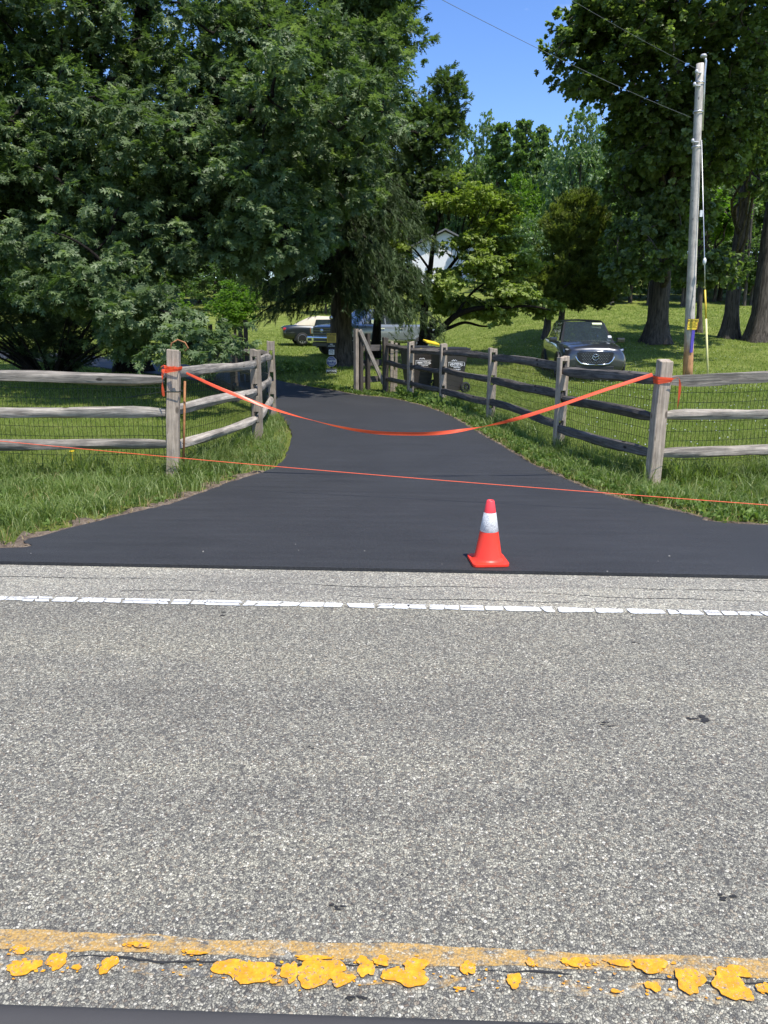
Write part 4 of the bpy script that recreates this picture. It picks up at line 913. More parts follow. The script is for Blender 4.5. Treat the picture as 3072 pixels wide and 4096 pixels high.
def wirepanel(mb, a, b_, h=1.10, off=.075, vs_=.051, hs_=.10, rad=.0023, sag=0):
    a, b_ = Vector(a), Vector(b_); d = (b_-a); L = d.length; d.normalize(); nn = Vector((-d.y, d.x, 0))*off
    def pt(s_, z): p = a+d*s_+nn; return Vector((p.x+.006*math.sin(z*9+s_*3), p.y+.012*math.sin(s_*4+z*3), Tz(p.x, p.y)+z+.012*math.sin(s_*3.1)))
    for s_ in np.arange(.02, L, vs_): mb.tube([pt(s_, z) for z in (0, .35, .75, h+.02)], rad, 3, False)
    z = .02
    while z < h+.01:
        mb.tube([pt(s_, z) for s_ in np.linspace(0, L, 8)], rad*1.15, 3, False); z += hs_
def fence(name, label, chain, angs, rails_mt, hgt, posts, off, wh):
    par = empty(name, (chain[0].x, chain[0].y, 0), 0, label, 'fence'); wb = MB()
    for i, p in enumerate(chain):
        if posts[i]: post(par, p, angs[i], hgt[i], posts[i] == 1, mt='post' if posts[i] != 3 else 'post_d', w_=.13 if posts[i] == 1 else .122, d_=.095 if posts[i] == 1 else .122, lean=(random.uniform(-.01, .01), {(0, 2): .072, (0, 3): .03}.get((int(chain[0].x > 0), i), random.uniform(-.01, .01))))
    for i in range(len(chain)-1):
        a, b_ = chain[i], chain[i+1]; d = (b_-a).normalized()
        for k, z in enumerate(RAILZ):
            zz = z+random.uniform(-.02, .02); e1 = .04 if posts[i] != 2 else -.02; e2 = .05
            side = Vector((-d.y, d.x, 0))*random.uniform(-.01, .01)
            za, zb_ = Tz(a.x, a.y)+zz+random.uniform(-.012, .012), Tz(b_.x, b_.y)+zz+random.uniform(-.02, .02)
            A_ = Vector((a.x, a.y, za))-d*e1+side; B_ = Vector((b_.x, b_.y, zb_))+d*e2+side
            if posts[i] == 2: A_ = Vector((a.x, a.y, za))+d*.02
            if posts[i+1] == 2: B_ = Vector((b_.x, b_.y, zb_))-d*.02
            rail(par, A_, B_, rails_mt[i], random.uniform(.05, .06), seed=i*10+k+len(name))
        wirepanel(wb, a, b_, wh, off[i])
    o = wb.build('wire_mesh', M['wire'], par); o.location = -Vector(par.location); o['kind'] = 'stuff'; return par
random.seed(12)
def angof(a, b_): d = b_-a; return math.atan2(d.y, d.x)
chL = [LA, LP[0], LP[1], LP[2]]
fence('rail_fence', 'weathered three-rail split fence left of the driveway, backed with wire mesh', [Vector((-7.7, 7.6, 0)), LA, LP[0], LP[1], LP[2]], [0, 0, 0.12, angof(LP[0], LP[1]), angof(LP[1], LP[2])], ['rail', 'rail', 'rail', 'rail'], [1.3, 1.3, 1.31, 1.24, 1.30], [1, 1, 2, 1, 1], [.085, .085, .085, .085], .98)
fence('rail_fence', 'weathered three-rail split fence right of the driveway, with wire mesh and dark shade-toned rails', [Vector((7.6, 8.5, 0)), RA, RPp[0], RPp[1], RPp[2], RPp[3], RPp[4], RPp[5]], [angof(RA, RPp[0])]*2+[.1]+[angof(RPp[i], RPp[i+1]) for i in range(4)]+[1.9],
      ['rail', 'rail', 'rail_d', 'rail_d', 'rail_d', 'rail_d', 'rail_d'], [1.25, 1.25, 1.25, 1.20, 1.21, 1.22, 1.22, 1.25], [1, 1, 2, 1, 1, 1, 1, 3], [-.085, -.085, -.085, -.085, -.085, -.085, -.085], 1.10)  # driveway-side rails: shade put into their colour by the darker wood
# back-left dark fence with braced gate frame
B0, B1, B2 = Vector((-1.98, 12.6, 0)), Vector((-3.05, 14.6, 0)), Vector((-4.3, 17.6, 0))
par = empty('rail_fence', (B0.x, B0.y, 0), 0, 'dark stretch of rail fence curving left behind the left gatepost', 'fence')  # built in the dark post and rail woods
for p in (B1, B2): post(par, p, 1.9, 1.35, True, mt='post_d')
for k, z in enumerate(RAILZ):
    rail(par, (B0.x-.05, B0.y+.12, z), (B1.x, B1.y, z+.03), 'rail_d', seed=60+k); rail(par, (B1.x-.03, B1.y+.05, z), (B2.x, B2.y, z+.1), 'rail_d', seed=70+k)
wb = MB(); wirepanel(wb, B1, B2, 1.2, .08); o = wb.build('wire_mesh', M['wire'], par); o.location = -Vector(par.location); o['kind'] = 'stuff'
# open timber gate on the right with diagonal brace
g0 = G(1425, 1574); g1 = Vector((RPp[5].x-.06, RPp[5].y+.1, 0))
gate = empty('timber_gate', (g0.x, g0.y, 0), angof(g0, g1), 'open dark timber gate with a pale diagonal brace standing by the right fence end', 'gate'); GL = (g1-g0).length; zg = Tz(g0.x, g0.y)
for x_, h_ in ((0, 1.50), (.14, 1.42), (GL*.42, 1.40)): MB().box((x_, 0, zg+h_/2-.05), (.09, .09, h_)).build('post', M['post_d'] if x_ else M['post'], gate, bevel=.005)
for z in (.3, .68, 1.02): MB().box((GL/2, .065, zg+z), (GL, .035, .14)).build('board', M['rail_d'], gate, bevel=.004)
a, b_ = Vector((.05, -.07, zg+1.42)), Vector((GL*.93, -.07, zg+.2)); o = MB().box((0, 0, 0), ((b_-a).length, .04, .10)).build('diagonal_brace', M['rail'], gate, bevel=.004); o.location = (a+b_)/2; o.rotation_euler = (b_-a).to_track_quat('X', 'Z').to_euler()
o['label'] = 'pale diagonal brace'  # brace uses the lighter rail wood
t = empty('split_post', (RPp[5].x+.14, RPp[5].y-.02, 0), .3, 'pale split timber posts bound with wire at the end of the right fence', 'post')
for x_, h_, w_ in ((0, 1.28, .075), (.10, 1.24, .06), (.05, .62, .05)): MB().box((x_, -.02*(x_ > .04), h_/2-.05), (w_, .07, h_)).build('timber', M['post'], t, bevel=.006)
MB().tube([(-.05, -.06, 1.0), (.15, -.06, 1.0), (.15, .05, 1.0), (-.05, .05, 1.0), (-.05, -.06, 1.0)], .006, 5).build('wire_tie', M['wire'], t)
# small timber frame standing left behind the oak branches
f0 = A(905, 1400, 19); t = empty('braced_gate', (f0.x, 19, Tz(f0.x, 19)), .1, 'dark A-braced timber gate frame half hidden by oak leaves at left', 'gate')
for x_ in (-.38, .38, .52): MB().box((x_, 0, .75), (.10, .10, 1.5+.2*(x_ > .5))).build('post', M['post_d'], t, bevel=.005)
for z in (.35, .8, 1.15): MB().box((0, .065, z), (.9, .035, .12)).build('board', M['rail_d'], t)
for s_ in (-1, 1): o = MB().box((0, 0, 0), (1.25, .04, .09)).build('brace', M['post_d'], t); o.location = (s_*.16, -.07, .9); o.rotation_euler = (0, s_*1.2, 0)
# wire hoop ornament rising above left post
hp = A(712, 1380, 8.1); t = empty('rusty_hoop', (hp.x, 8.1, 0), 0, 'rusty curled metal garden hook showing above the left corner post', 'garden hook')
MB().tube([(-.08, 0, -.0), (-.1, 0, .9), (-.1, 0, 1.25), (-.07, 0, 1.36), (0, 0, 1.40), (.08, 0, 1.37), (.11, 0, 1.31), (.07, 0, 1.28)], .009, 6).build('hook', M['rust'], t, True)
rb = MB().tube([(-2.13, 7.38, 0), (-2.055, 7.40, 1.0)], .012, 6).build('steel_stake', M['rust'], None, True); tag(rb, 'thin rusty stake standing against the left corner post', 'stake')
# ------------------------------------------------------------------ ribbon and string
a = Vector((LP[0].x+.17, LP[0].y-.085, 1.125)); b_ = Vector((RPp[0].x-.08, RPp[0].y-.09, 1.06)); low = A(1620, 1737, 7.15).z
par = empty('orange_ribbon', (0, 7.1, 0), 0, 'orange plastic ribbon sagging across the driveway between the two corner posts', 'ribbon'); rows = []
ctl = [(745, 1492), (900, 1562), (1100, 1638), (1300, 1694), (1450, 1724), (1600, 1735), (1780, 1730), (2000, 1692), (2200, 1634), (2400, 1566), (2610, 1498)]
P = smoothp([A(u, v, 7.28-.16*i/10) for i, (u, v) in enumerate(ctl)], 14); n_ = len(P)
for i, p in enumerate(P):
    t_ = i/(n_-1); tw_ = R(88)+ .55*math.sin(t_*9) + R(200)*sm(.10, .50, t_)*1.0 + R(170)*sm(.55, .78, t_)
    tg = (P[min(i+1, n_-1)]-P[max(i-1, 0)]).normalized(); u1 = tg.cross(Vector((0, 1, 0))).normalized(); v1 = tg.cross(u1)
    d = u1*math.sin(tw_)+v1*math.cos(tw_); hw = .0185*(.6+.4*min(1, abs(t_-.0)*8)); n1 = tg.cross(d)*.0008
    rows.append([p-Vector((0, 7.1, 0))-d*hw, p-Vector((0, 7.1, 0))+n1*4+d*0, p-Vector((0, 7.1, 0))+d*hw])
MB().grid(rows).build('ribbon_span', M['ribbon'], par, True)
def loop(p, w_, z, par, name='ribbon_knot'):
    mb = MB()
    for k in range(3):
        q_ = []; zz = z+(k-1)*.016; s_ = w_/2+.006+.003*k
        for (x_, y_) in ((-s_, -s_), (s_, -s_), (s_, s_), (-s_, s_), (-s_, -s_)): q_.append((p.x+x_, p.y+y_-7.1, zz+.012*math.sin(x_*20+k)))
        mb.grid([[Vector(a_)+Vector((0, 0, -.011)), Vector(a_)+Vector((0, 0, .011))] for a_ in q_])
    mb.build(name, M['ribbon'], par)
loop(LP[0]+Vector((.081, 0, 0)), .122, 1.125, par); loop(RPp[0], .122, 1.06, par)
def tail(P, w_=.02):
    P = smoothp([Vector(p)-Vector((0, 7.1, 0)) for p in P], 5); MB().grid([[p+Vector((-w_*math.cos(i*.25), -w_*.4, 0)), p+Vector((w_*math.cos(i*.25), w_*.4, 0))] for i, p in enumerate(P)]).build('ribbon_tail', M['ribbon'], par, True)
x0, y0 = LP[0].x+.08, LP[0].y
tail([(x0-.07, y0-.09, 1.13), (x0-.085, y0-.1, 1.05), (x0-.09, y0-.1, .95), (x0-.085, y0-.1, .86)], .016)
tail([(x0+.0, y0-.09, 1.12), (x0+.05, y0-.13, 1.16), (x0+.09, y0-.12, 1.14)]); tail([(x0+.0, y0-.09, 1.12), (x0-.05, y0-.13, 1.17), (x0-.08, y0-.12, 1.15)])
x0, y0 = RPp[0].x, RPp[0].y
tail([(x0+.06, y0-.09, 1.07), (x0+.11, y0-.1, 1.09), (x0+.135, y0-.1, 1.03), (x0+.14, y0-.1, .92), (x0+.135, y0-.1, .78)], .011)
s0 = A(-200, 1745, 7.15); s1 = A(3300, 2037, 5.62); s1.z = max(s1.z, .02)
P = [s0.lerp(s1, t_)-Vector((0, 0, .03*math.sin(t_*math.pi))) for t_ in np.linspace(0, 1, 30)]
tag(MB().tube(P, .0034, 5).build('orange_string', M['string'], None, True), 'thin orange mason string stretched low across the driveway in front of the fences', 'string')
# black wire round the left corner post
LPw = LP[0]+Vector((.065, 0, 0))
mb = MB()
for k in range(2): s_ = .08; mb.tube([(LPw.x+x_*s_, LPw.y+y_*s_, .90+.005*k) for x_, y_ in ((-1, -1), (1, -1), (1, 1), (-1, 1), (-1, -1))], .004, 4)
mb.tube([(LPw.x-.08, LPw.y-.02, .90), (LPw.x-.5, LPw.y+.06, .83)], .004, 4); tag(mb.build('black_wire', M['wire']), 'black wire wrapped round the left corner post below the ribbon', 'wire')
# ------------------------------------------------------------------ traffic cone
cp = G(1952, 2268); cone = empty('traffic_cone', (cp.x, cp.y+.02, .031), R(4), 'orange-red traffic cone with one white reflective collar on the fresh asphalt', 'traffic cone')
s_ = .122; mb = MB(); P = []
for (qx, qy) in ((1, 1), (-1, 1), (-1, -1), (1, -1)):
    for k in range(4):
        a = math.atan2(qy, qx)-R(45)+R(30)*k; P.append((qx*(s_-.03)+.03*math.cos(a), qy*(s_-.03)+.03*math.sin(a)))
mb.prism(P, .022); mb.build('base', M['cone'], cone, bevel=.004)
def cr_(z): return .094-(z-.02)*(.094-.026)/.40
Hc = .425
MB().lathe([(.112, .0221), (.100, .026), (cr_(.04), .042), (cr_(.218), .218)], 32).build('cone_body', M['cone'], cone, True)
MB().lathe([(cr_(.217), .217), (cr_(.218)+.0015, .219), (cr_(.342)+.0015, .342), (cr_(.343), .343)], 32).build('reflective_collar', M['collar'], cone, True)
MB().lathe([(cr_(.342), .342), (cr_(Hc-.006), Hc-.006), (cr_(Hc)-.004, Hc), (.014, Hc-.001), (.012, Hc-.06)], 32).build('cone_tip', M['conepink'], cone, True)
# ------------------------------------------------------------------ text helper
def text(s, size, mt, par, loc, rot, name='lettering', sx=1.0, align='CENTER', bold=0.0):
    cu = bpy.data.curves.new('t', 'FONT'); cu.body = s; cu.size = size; cu.align_x = align; cu.align_y = 'CENTER'; cu.offset = bold; cu.extrude = .0008; cu.resolution_u = 2
    o = bpy.data.objects.new('t', cu); C.objects.link(o); dg = bpy.context.evaluated_depsgraph_get(); me = bpy.data.meshes.new_from_object(o.evaluated_get(dg))
    bpy.data.objects.remove(o); me.materials.clear(); me.materials.append(mt); q_ = link(name, me, None, par); q_.location = loc; q_.rotation_euler = rot; q_.scale = (sx, 1, 1); return q_
FR = (R(90), 0, 0)
# ------------------------------------------------------------------ utility pole
pb = Vector((8.82, 21.0, 0)); pt_ = A(2800, 255, 21.0); zb = Tz(pb.x, pb.y)
pole = empty('utility_pole', (pb.x, pb.y, zb), 0, 'tall weathered grey utility pole with reddish base, leaning slightly', 'utility pole')
ax = Vector((pt_.x-pb.x, 0, pt_.z-zb)); Hp = ax.length
def pp(z, x=0, y=0): return Vector((ax.x/Hp*z+x, y, ax.z/Hp*z))
mb = MB(); mb.tube([pp(z) for z in np.linspace(-.1, Hp, 16)], [.140-.045*i/15 for i in range(16)], 18); mb.build('shaft', M['pole'], pole, True)
mb = MB(); mb.tube([pp(Hp-1.6, .12, -.03), pp(Hp-.25, .12, -.03), pp(Hp+.05, .14, -.03), pp(Hp+.17, .1, -.03)], .03, 8); mb.build('conduit', M['galv'], pole, True)
mb = MB(); mb.lathe([(.0, .08), (.06, .07), (.085, .03), (.075, 0), (0, 0)], 12, Matrix.Translation(pp(Hp+.14, .07, -.03))); mb.build('weatherhead', M['porcelain'], pole, True)
for z_, dx in ((Hp-.55, -.16), (Hp-.25, -.12), (Hp-1.9, -.15)):
    mb = MB(); mb.tube([pp(z_, .0, -.1), pp(z_, dx, -.14), pp(z_+.03, dx-.03, -.14)], .02, 6); mb.lathe([(.0, -.05), (.035, -.04), (.045, 0), (.03, .05), (0, .06)], 10, Matrix.Translation(pp(z_+.02, dx-.02, -.14))); mb.build('insulator', M['porcelain'], pole, True)
for z_ in (Hp-.45, Hp-2.0, Hp-1.15): MB().lathe([(.128, -.02), (.131, -.02), (.131, .02), (.128, .02)], 16, Matrix.Translation(pp(z_))).build('clamp_band', M['galv'], pole, True)
MB().box(pp(3.97+.6, .16, -.08), (.07, .05, .17)).build('tag_box', M['signw'], pole)
sg = empty('posted_sign', (pb.x+pp(1.62).x+.02, pb.y-.162, zb+1.62), 0, 'yellow POSTED notice with rusty edge nailed to the utility pole', 'sign')
MB().box((0, 0, 0), (.30, .006, .30)).build('sign_panel', M['signy'], sg)
mb = MB()
for x_, z_, a_, b_ in ((-.146, 0, .008, .30), (.14, -.04, .02, .2), (.13, -.135, .04, .03), (0, -.147, .28, .006), (0, .147, .28, .006)): mb.box((x_, -.004, z_), (a_, .003, b_))
mb.build('rusty_edge', M['rust'], sg)
text('POSTED', .078, M['letter_k'], sg, (0, -.006, .09), FR, bold=.0015)
for i, s_ in enumerate(('PRIVATE PROPERTY', 'HUNTING, FISHING, TRAPPING OR', 'TRESPASSING FOR ANY PURPOSE', 'IS STRICTLY FORBIDDEN', 'VIOLATORS WILL BE PROSECUTED')): text(s_, .021 if i == 0 else .0155, M['letter_k'], sg, (0, -.006, .038-.031*i), FR, bold=.0006)
MB().box((0, 0, 0), (.085, .012, .62)).build('x', M['purple']).name = 'purple_marker'
o = C.objects['purple_marker']; o.location = (pb.x+pp(1.15).x+.03, pb.y-.155, zb+1.15); tag(o, 'narrow purple marker strip fixed below the yellow notice on the pole', 'marker strip')
def sagline(a, b_, s_, n=24): return [a.lerp(b_, t_)-Vector((0, 0, s_*4*t_*(1-t_))) for t_ in np.linspace(0, 1, n)]
w1 = Vector((pt_.x, 21, pt_.z-.15)); e1 = Vector((-13.6, -1, 9.0)); tag(MB().tube(sagline(w1, e1, .55), .0035, 5).build('overhead_wire', M['galvd'], None, True), 'upper overhead wire running from the pole top across the sky', 'overhead wire')
w2 = A(2765, 470, 21.0); e2 = Vector((-13.5, -1, 8.2)); tag(MB().tube(sagline(w2, e2, .62), .0045, 5).build('overhead_wire', M['galvd'], None, True), 'lower overhead wire slanting across the open patch of sky', 'overhead wire')
gt = A(2806, 560, 20.9); gi = A(2818, 1045, 20.7); gm = A(2820, 1160, 20.6); gb = Vector((A(2838, 1500, 20.4).x, 20.4, Tz(9.5, 20.4)))
guy = empty('guy_wire', (gb.x, gb.y, gb.z), 0, 'steel guy wire with a long yellow guard right of the utility pole', 'guy wire')
def rel(*P): return [p-Vector(guy.location) for p in P]
MB().tube(rel(gt, gi, gm), .012, 6).build('cable', M['galv'], guy, True)
MB().tube(rel(gm, gm.lerp(gb, .3)), .026, 8).build('guard_upper', M['guardy'], guy, True); MB().tube(rel(gm.lerp(gb, .3), gb-Vector((0, 0, .05))), .030, 8).build('guard', M['guard'], guy, True)
MB().tube(rel(gi+Vector((0, 0, .09)), gi+Vector((0, 0, .03)), gi-Vector((0, 0, .03)), gi-Vector((0, 0, .1))), [.02, .05, .05, .03], 8).build('insulator', M['signw'], guy, True)
# ------------------------------------------------------------------ wheeled bins
def bin_(loc, rz, label, lidm, rim=None):
    t = empty('wheeled_bin', loc, rz, label, 'bin'); mb = MB()
    rows = []
    for z, wx, wy in ((.06, .23, .24), (.3, .245, .27), (.85, .28, .34), (.98, .29, .36), (1.0, .30, .37)):
        rows.append([(sx*(wx-(0 if k else .02)), sy*(wy-(.02 if k else 0)), z) for (sx, sy, k) in ((-1, -1, 0), (1, -1, 0), (1, -1, 1), (1, 1, 1), (1, 1, 0), (-1, 1, 0), (-1, 1, 1), (-1, -1, 1), (-1, -1, 0))])
    mb.grid(rows); mb.f.append(tuple(range(8))[::-1]); mb.build('body', M['bin'], t, bevel=.004)
    MB().box((0, 0, .985), (.63, .77, .035)).build('rim', rim or M['bin'], t, bevel=.008)
    l = MB(); l.box((0, 0, 1.015), (.64, .80, .022)); l.box((0, 0, 1.035), (.54, .66, .022)); l.build('lid', lidm, t, bevel=.008)
    MB().tube([(-.25, .45, .96), (.25, .45, .96)], .016, 8).build('handle', M['bin'], t, True)
    mb = MB(); mb.box((-.24, .41, .96), (.03, .1, .04)); mb.box((.24, .41, .96), (.03, .1, .04)); mb.build('handle_bracket', M['bin'], t)
    for s_ in (-1, 1):
        Mx = Matrix.Translation((s_*.27, .30, .13)) @ Matrix.Rotation(R(90), 4, 'Y')
        w_ = MB().lathe([(.09, -.03), (.125, -.028), (.13, 0), (.125, .028), (.09, .03)], 20, Mx).build('wheel', M['rubber'], t, True)
        m_ = MB(); m_.lathe([(0, .02), (.03, .03), (.035, .0), (.03, -.03), (0, -.02)], 12, Mx)
        for k in range(8): m_.box((0, .06, 0), (.02, .075, .03), Mx @ Matrix.Rotation(k*math.pi/4, 4, 'Z'))
        m_.build('hub', M['binlid'], w_)
    for s_ in (-1, 1):
        text('WHITETAIL', .085, M['letter_w'], t, (s_*.292, .02, .66), (R(90-5), 0, R(90*s_)), 'lettering', .85, bold=.002)
        text('DISPOSAL', .042, M['letter_w'], t, (s_*.288, .04, .595), (R(90-5), 0, R(90*s_)), 'lettering', bold=.001)
        text('610-754-0103', .038, M['letter_w'], t, (s_*.285, .04, .545), (R(90-5), 0, R(90*s_)), 'lettering', bold=.001)
        mb = MB()
        for (y_, z_, a_, b2_) in ((.02, .715, .44, .008), (.02, .618, .30, .006), (-.2, .667, .008, .09), (.24, .667, .008, .09)): mb.box((s_*.291, y_, z_), (.003, a_, b2_))
        for k in range(5): mb.box((s_*.293, -.1+.03*k, .75+.012*(k % 2)), (.003, .022, .02))
        mb.build('logo_frame', M['letter_w'], t)
    return t
q1 = G(1800, 1573); bin_((1.5, 17.0, Tz(1.5, 17)), R(-62), 'dark brown wheeled bin with black lid, the right one of the pair behind the fence', M['binlid'])
bin_((.80, 17.55, Tz(.8, 17.5)), R(-66), 'dark brown wheeled bin with yellow-edged lid, the left one of the pair behind the fence', M['binlid'], M['yellow'])
o = MB().box((0, 0, 0), (.34, .30, .05)).build('yellow_lid', M['yellow'], None, bevel=.015); o.location = (1.12, 17.75, 1.12+Tz(1, 17.5)); o.rotation_euler = (.15, .2, .3); tag(o, 'yellow plastic lid lying on the left brown bin', 'lid')
# ------------------------------------------------------------------ sign post
sx_, sy_ = A(1326, 1450, 22).x, 22.0; zb = Tz(sx_, sy_)
spo = empty('sign_post', (sx_, sy_, zb), 0, 'slim dark post carrying a stack of warning signs in front of the spruce', 'post')
MB().box((0, .03, .80), (.05, .04, 1.6)).build('stake', M['post_d'], spo); mb = MB(); mb.lathe([(.04, 1.6), (.055, 1.62), (.05, 1.66), (.015, 1.70), (0, 1.71)], 14); mb.build('lamp_cap', M['galv'], spo, True)
def sgn(v0, v1, name, label): 
    c = A(1326, (v0+v1)/2, 22); o = empty(name, (c.x, 22-.012, c.z), 0, label, 'sign'); return o, (A(1326, v0, 22)-A(1326, v1, 22)).length
s1_, h = sgn(1334, 1369, 'posted_sign', 'dull yellow POSTED notice, topmost sign on the slim post'); MB().box((-.0, 0, 0), (.28, .006, .28)).build('sign_panel', M['signyd'], s1_); text('POSTED', .072, M['letter_k'], s1_, (0, -.004, .09), FR, bold=.002)
for i in range(6): MB().box((0, -.004, .035-.026*i), (.20, .002, .009)).build('text_line', M['letter_k'], s1_)
s2_, h = sgn(1372, 1391, 'soliciting_sign', 'black arched NO SOLICITING sign just below the yellow notice'); mb = MB(); mb.prism([(-.14, -.07), (.14, -.07), (.14, .04), (.08, .075), (-.08, .075), (-.14, .04)], .006, Matrix.Rotation(R(90), 4, 'X')); mb.build('sign_panel', M['signk'], s2_)
text('NO', .055, M['letter_w'], s2_, (0, -.009, .03), FR, bold=.001); text('SOLICITING', .036, M['letter_w'], s2_, (0, -.009, -.02), FR, bold=.001)
s3_, h = sgn(1396, 1418, 'security_sign', 'small white HOME SECURITY SYSTEM sign above the blue octagon'); MB().box((0, 0, 0), (.17, .006, .17)).build('sign_panel', M['signw'], s3_); MB().box((0, -.004, .073), (.17, .003, .022)).build('blue_band', M['signb'], s3_)
for i, w_ in enumerate(('HOME', 'SECURITY', 'SYSTEM')): text(w_, .034, M['letter_k'], s3_, (0, -.004, .035-.038*i), FR, bold=.001)
s4_, h = sgn(1427, 1466, 'octagon_sign', 'blue octagonal FAFO sign on the slim post'); mb = MB(); mb.prism([(.158*math.cos(R(22.5+45*k)), .158*math.sin(R(22.5+45*k))) for k in range(8)], .005, Matrix.Rotation(R(90), 4, 'X')); mb.build('border', M['letter_w'], s4_)
mb = MB(); mb.prism([(.148*math.cos(R(22.5+45*k)), .148*math.sin(R(22.5+45*k))) for k in range(8)], .004, Matrix.Translation((0, -.006, 0)) @ Matrix.Rotation(R(90), 4, 'X')); mb.build('sign_panel', M['signb'], s4_)
text('FAFO', .098, M['letter_w'], s4_, (0, -.012, .015), FR, bold=.002)
for z_, w_ in ((.085, .14), (-.045, .18), (-.075, .17), (-.1, .12)): MB().box((0, -.012, z_), (w_, .002, .008)).build('text_line', M['letter_w'], s4_)
s5_, h = sgn(1474, 1505, 'dog_sign', 'black BEWARE of DOG sign, lowest on the slim post'); MB().box((0, 0, 0), (.33, .006, .23)).build('sign_panel', M['signk'], s5_)
mb = MB()
for x_, z_, a_, b2_ in ((0, .1, .3, .005), (0, -.1, .3, .005), (-.15, 0, .005, .2), (.15, 0, .005, .2)): mb.box((x_, -.004, z_), (a_, .002, b2_))
mb.build('border', M['letter_w'], s5_); text('BEWARE', .075, M['letter_w'], s5_, (0, -.004, .045), FR, bold=.001); text('of DOG', .075, M['letter_w'], s5_, (0, -.004, -.045), FR, bold=.001)
# ------------------------------------------------------------------ vehicles (front = +X in local space)
def body(par, st_, mt, name='body', sub=2):
    rows = []
    for (x, hb, hm, ht, zb_, zm, zt, cr2) in st_:
        half = [(0, zb_), (hb*.85, zb_), (hb, zb_+.07), (hm, zm), (ht+.02, zt-.07), (ht*.93, zt-.005), (ht*.55, zt+cr2*.8), (0, zt+cr2)]
        rows.append([(x, -y, z) for y, z in half]+[(x, y, z) for y, z in half[-2:0:-1]]+[(x, 0, zb_)])
    mb = MB(); mb.grid(rows); n_ = len(rows[0]); mb.f.append(tuple(range(n_-1))); k = (len(rows)-1)*n_; mb.f.append(tuple(range(k, k+n_-1))[::-1])
    me = mb.mesh(name, mt); bm = bmesh.new(); bm.from_mesh(me); bmesh.ops.remove_doubles(bm, verts=bm.verts, dist=.0005); bmesh.ops.recalc_face_normals(bm, faces=bm.faces); bm.to_mesh(me); bm.free()
    o = link(name, me, None, par, True); m_ = o.modifiers.new('s', 'SUBSURF'); m_.levels = m_.render_levels = sub; return o
def patch(par, name, c, mt, off=.006, n_=5, bulge=0.0, smooth=True):
    """curved panel between 4 corners (bl, br, tr, tl), with real thickness"""
    c = [Vector(q_) for q_ in c]; nr = (c[1]-c[0]).cross(c[3]-c[0]).normalized(); mb = MB()
    for o_ in (off, 0.0):
        mb.grid([[(c[0]*(1-u)+c[1]*u)*(1-v)+(c[3]*(1-u)+c[2]*u)*v+nr*(o_+bulge*4*u*(1-u)) for u in np.linspace(0, 1, n_)] for v in np.linspace(0, 1, n_)])
    k = n_*n_; ring = [i for i in range(n_)]+[i*n_+n_-1 for i in range(1, n_)]+[(n_-1)*n_+i for i in range(n_-2, -1, -1)]+[i*n_ for i in range(n_-2, 0, -1)]
    for i in range(len(ring)): a_, b2_ = ring[i], ring[(i+1) % len(ring)]; mb.f.append((a_, a_+k, b2_+k, b2_))
    return mb.build(name, mt, par)
def inset(c, i=(.05, .05, .05, .05)):   # left, right, bottom, top fractions
    c = [Vector(q_) for q_ in c]
    def at(u, v): return (c[0]*(1-u)+c[1]*u)*(1-v)+(c[3]*(1-u)+c[2]*u)*v
    return [at(i[0], i[2]), at(1-i[1], i[2]), at(1-i[1], 1-i[3]), at(i[0], 1-i[3])]
def wheel(par, x, y, rad, wd, rim_m, spokes=10):
    s_ = 1 if y > 0 else -1; Mx = Matrix.Translation((x, y, rad)) @ Matrix.Rotation(R(-90*s_), 4, 'X')
    t_ = MB().lathe([(rad*.64, -wd/2), (rad*.95, -wd/2), (rad, -wd*.3), (rad, wd*.3), (rad*.95, wd/2), (rad*.66, wd/2)], 28, Mx).build('wheel', M['rubber'], par, True)
    mb = MB(); mb.lathe([(rad*.66, wd*.48), (rad*.62, wd*.5), (rad*.60, wd*.3), (rad*.55, wd*.1)], 28, Mx); mb.lathe([(0, wd*.42), (rad*.14, wd*.40), (rad*.15, wd*.2)], 14, Mx)
    for k in range(spokes): mb.box((0, rad*.36, wd*.33), (rad*.10, rad*.52, wd*.12), Mx @ Matrix.Rotation(2*math.pi*k/spokes, 4, 'Z'))
    mb.build('rim', rim_m, t_)
    MB().lathe([(0, wd*.02), (rad*.6, wd*.02)], 20, Mx).build('brake_backing', M['black'], t_)
def arch(par, x, y, rad, wd=.05, mt=None):
    s_ = 1 if y > 0 else -1; mb = MB(); P = []; n_ = 16
    for i in range(n_+1):
        a = math.pi*(i/n_)*1.08-math.pi*.04; P.append([(x+rad*q_*math.cos(a), y+s_*o_, rad*.95+rad*q_*math.sin(a)-.03) for q_, o_ in ((1.08, -.03), (1.08, .012), (1.24, .012), (1.24, -.03))])
    mb.grid(P); mb.build('wheel_arch_trim', mt or M['black'], par)
    mb = MB(); c = [(x+rad*1.09*math.cos(a), y+s_*.004, rad*.92+rad*1.09*math.sin(a)) for a in np.linspace(-.15, math.pi+.15, 18)]; mb.quad(*c); mb.build('wheel_well', M['black'], par)
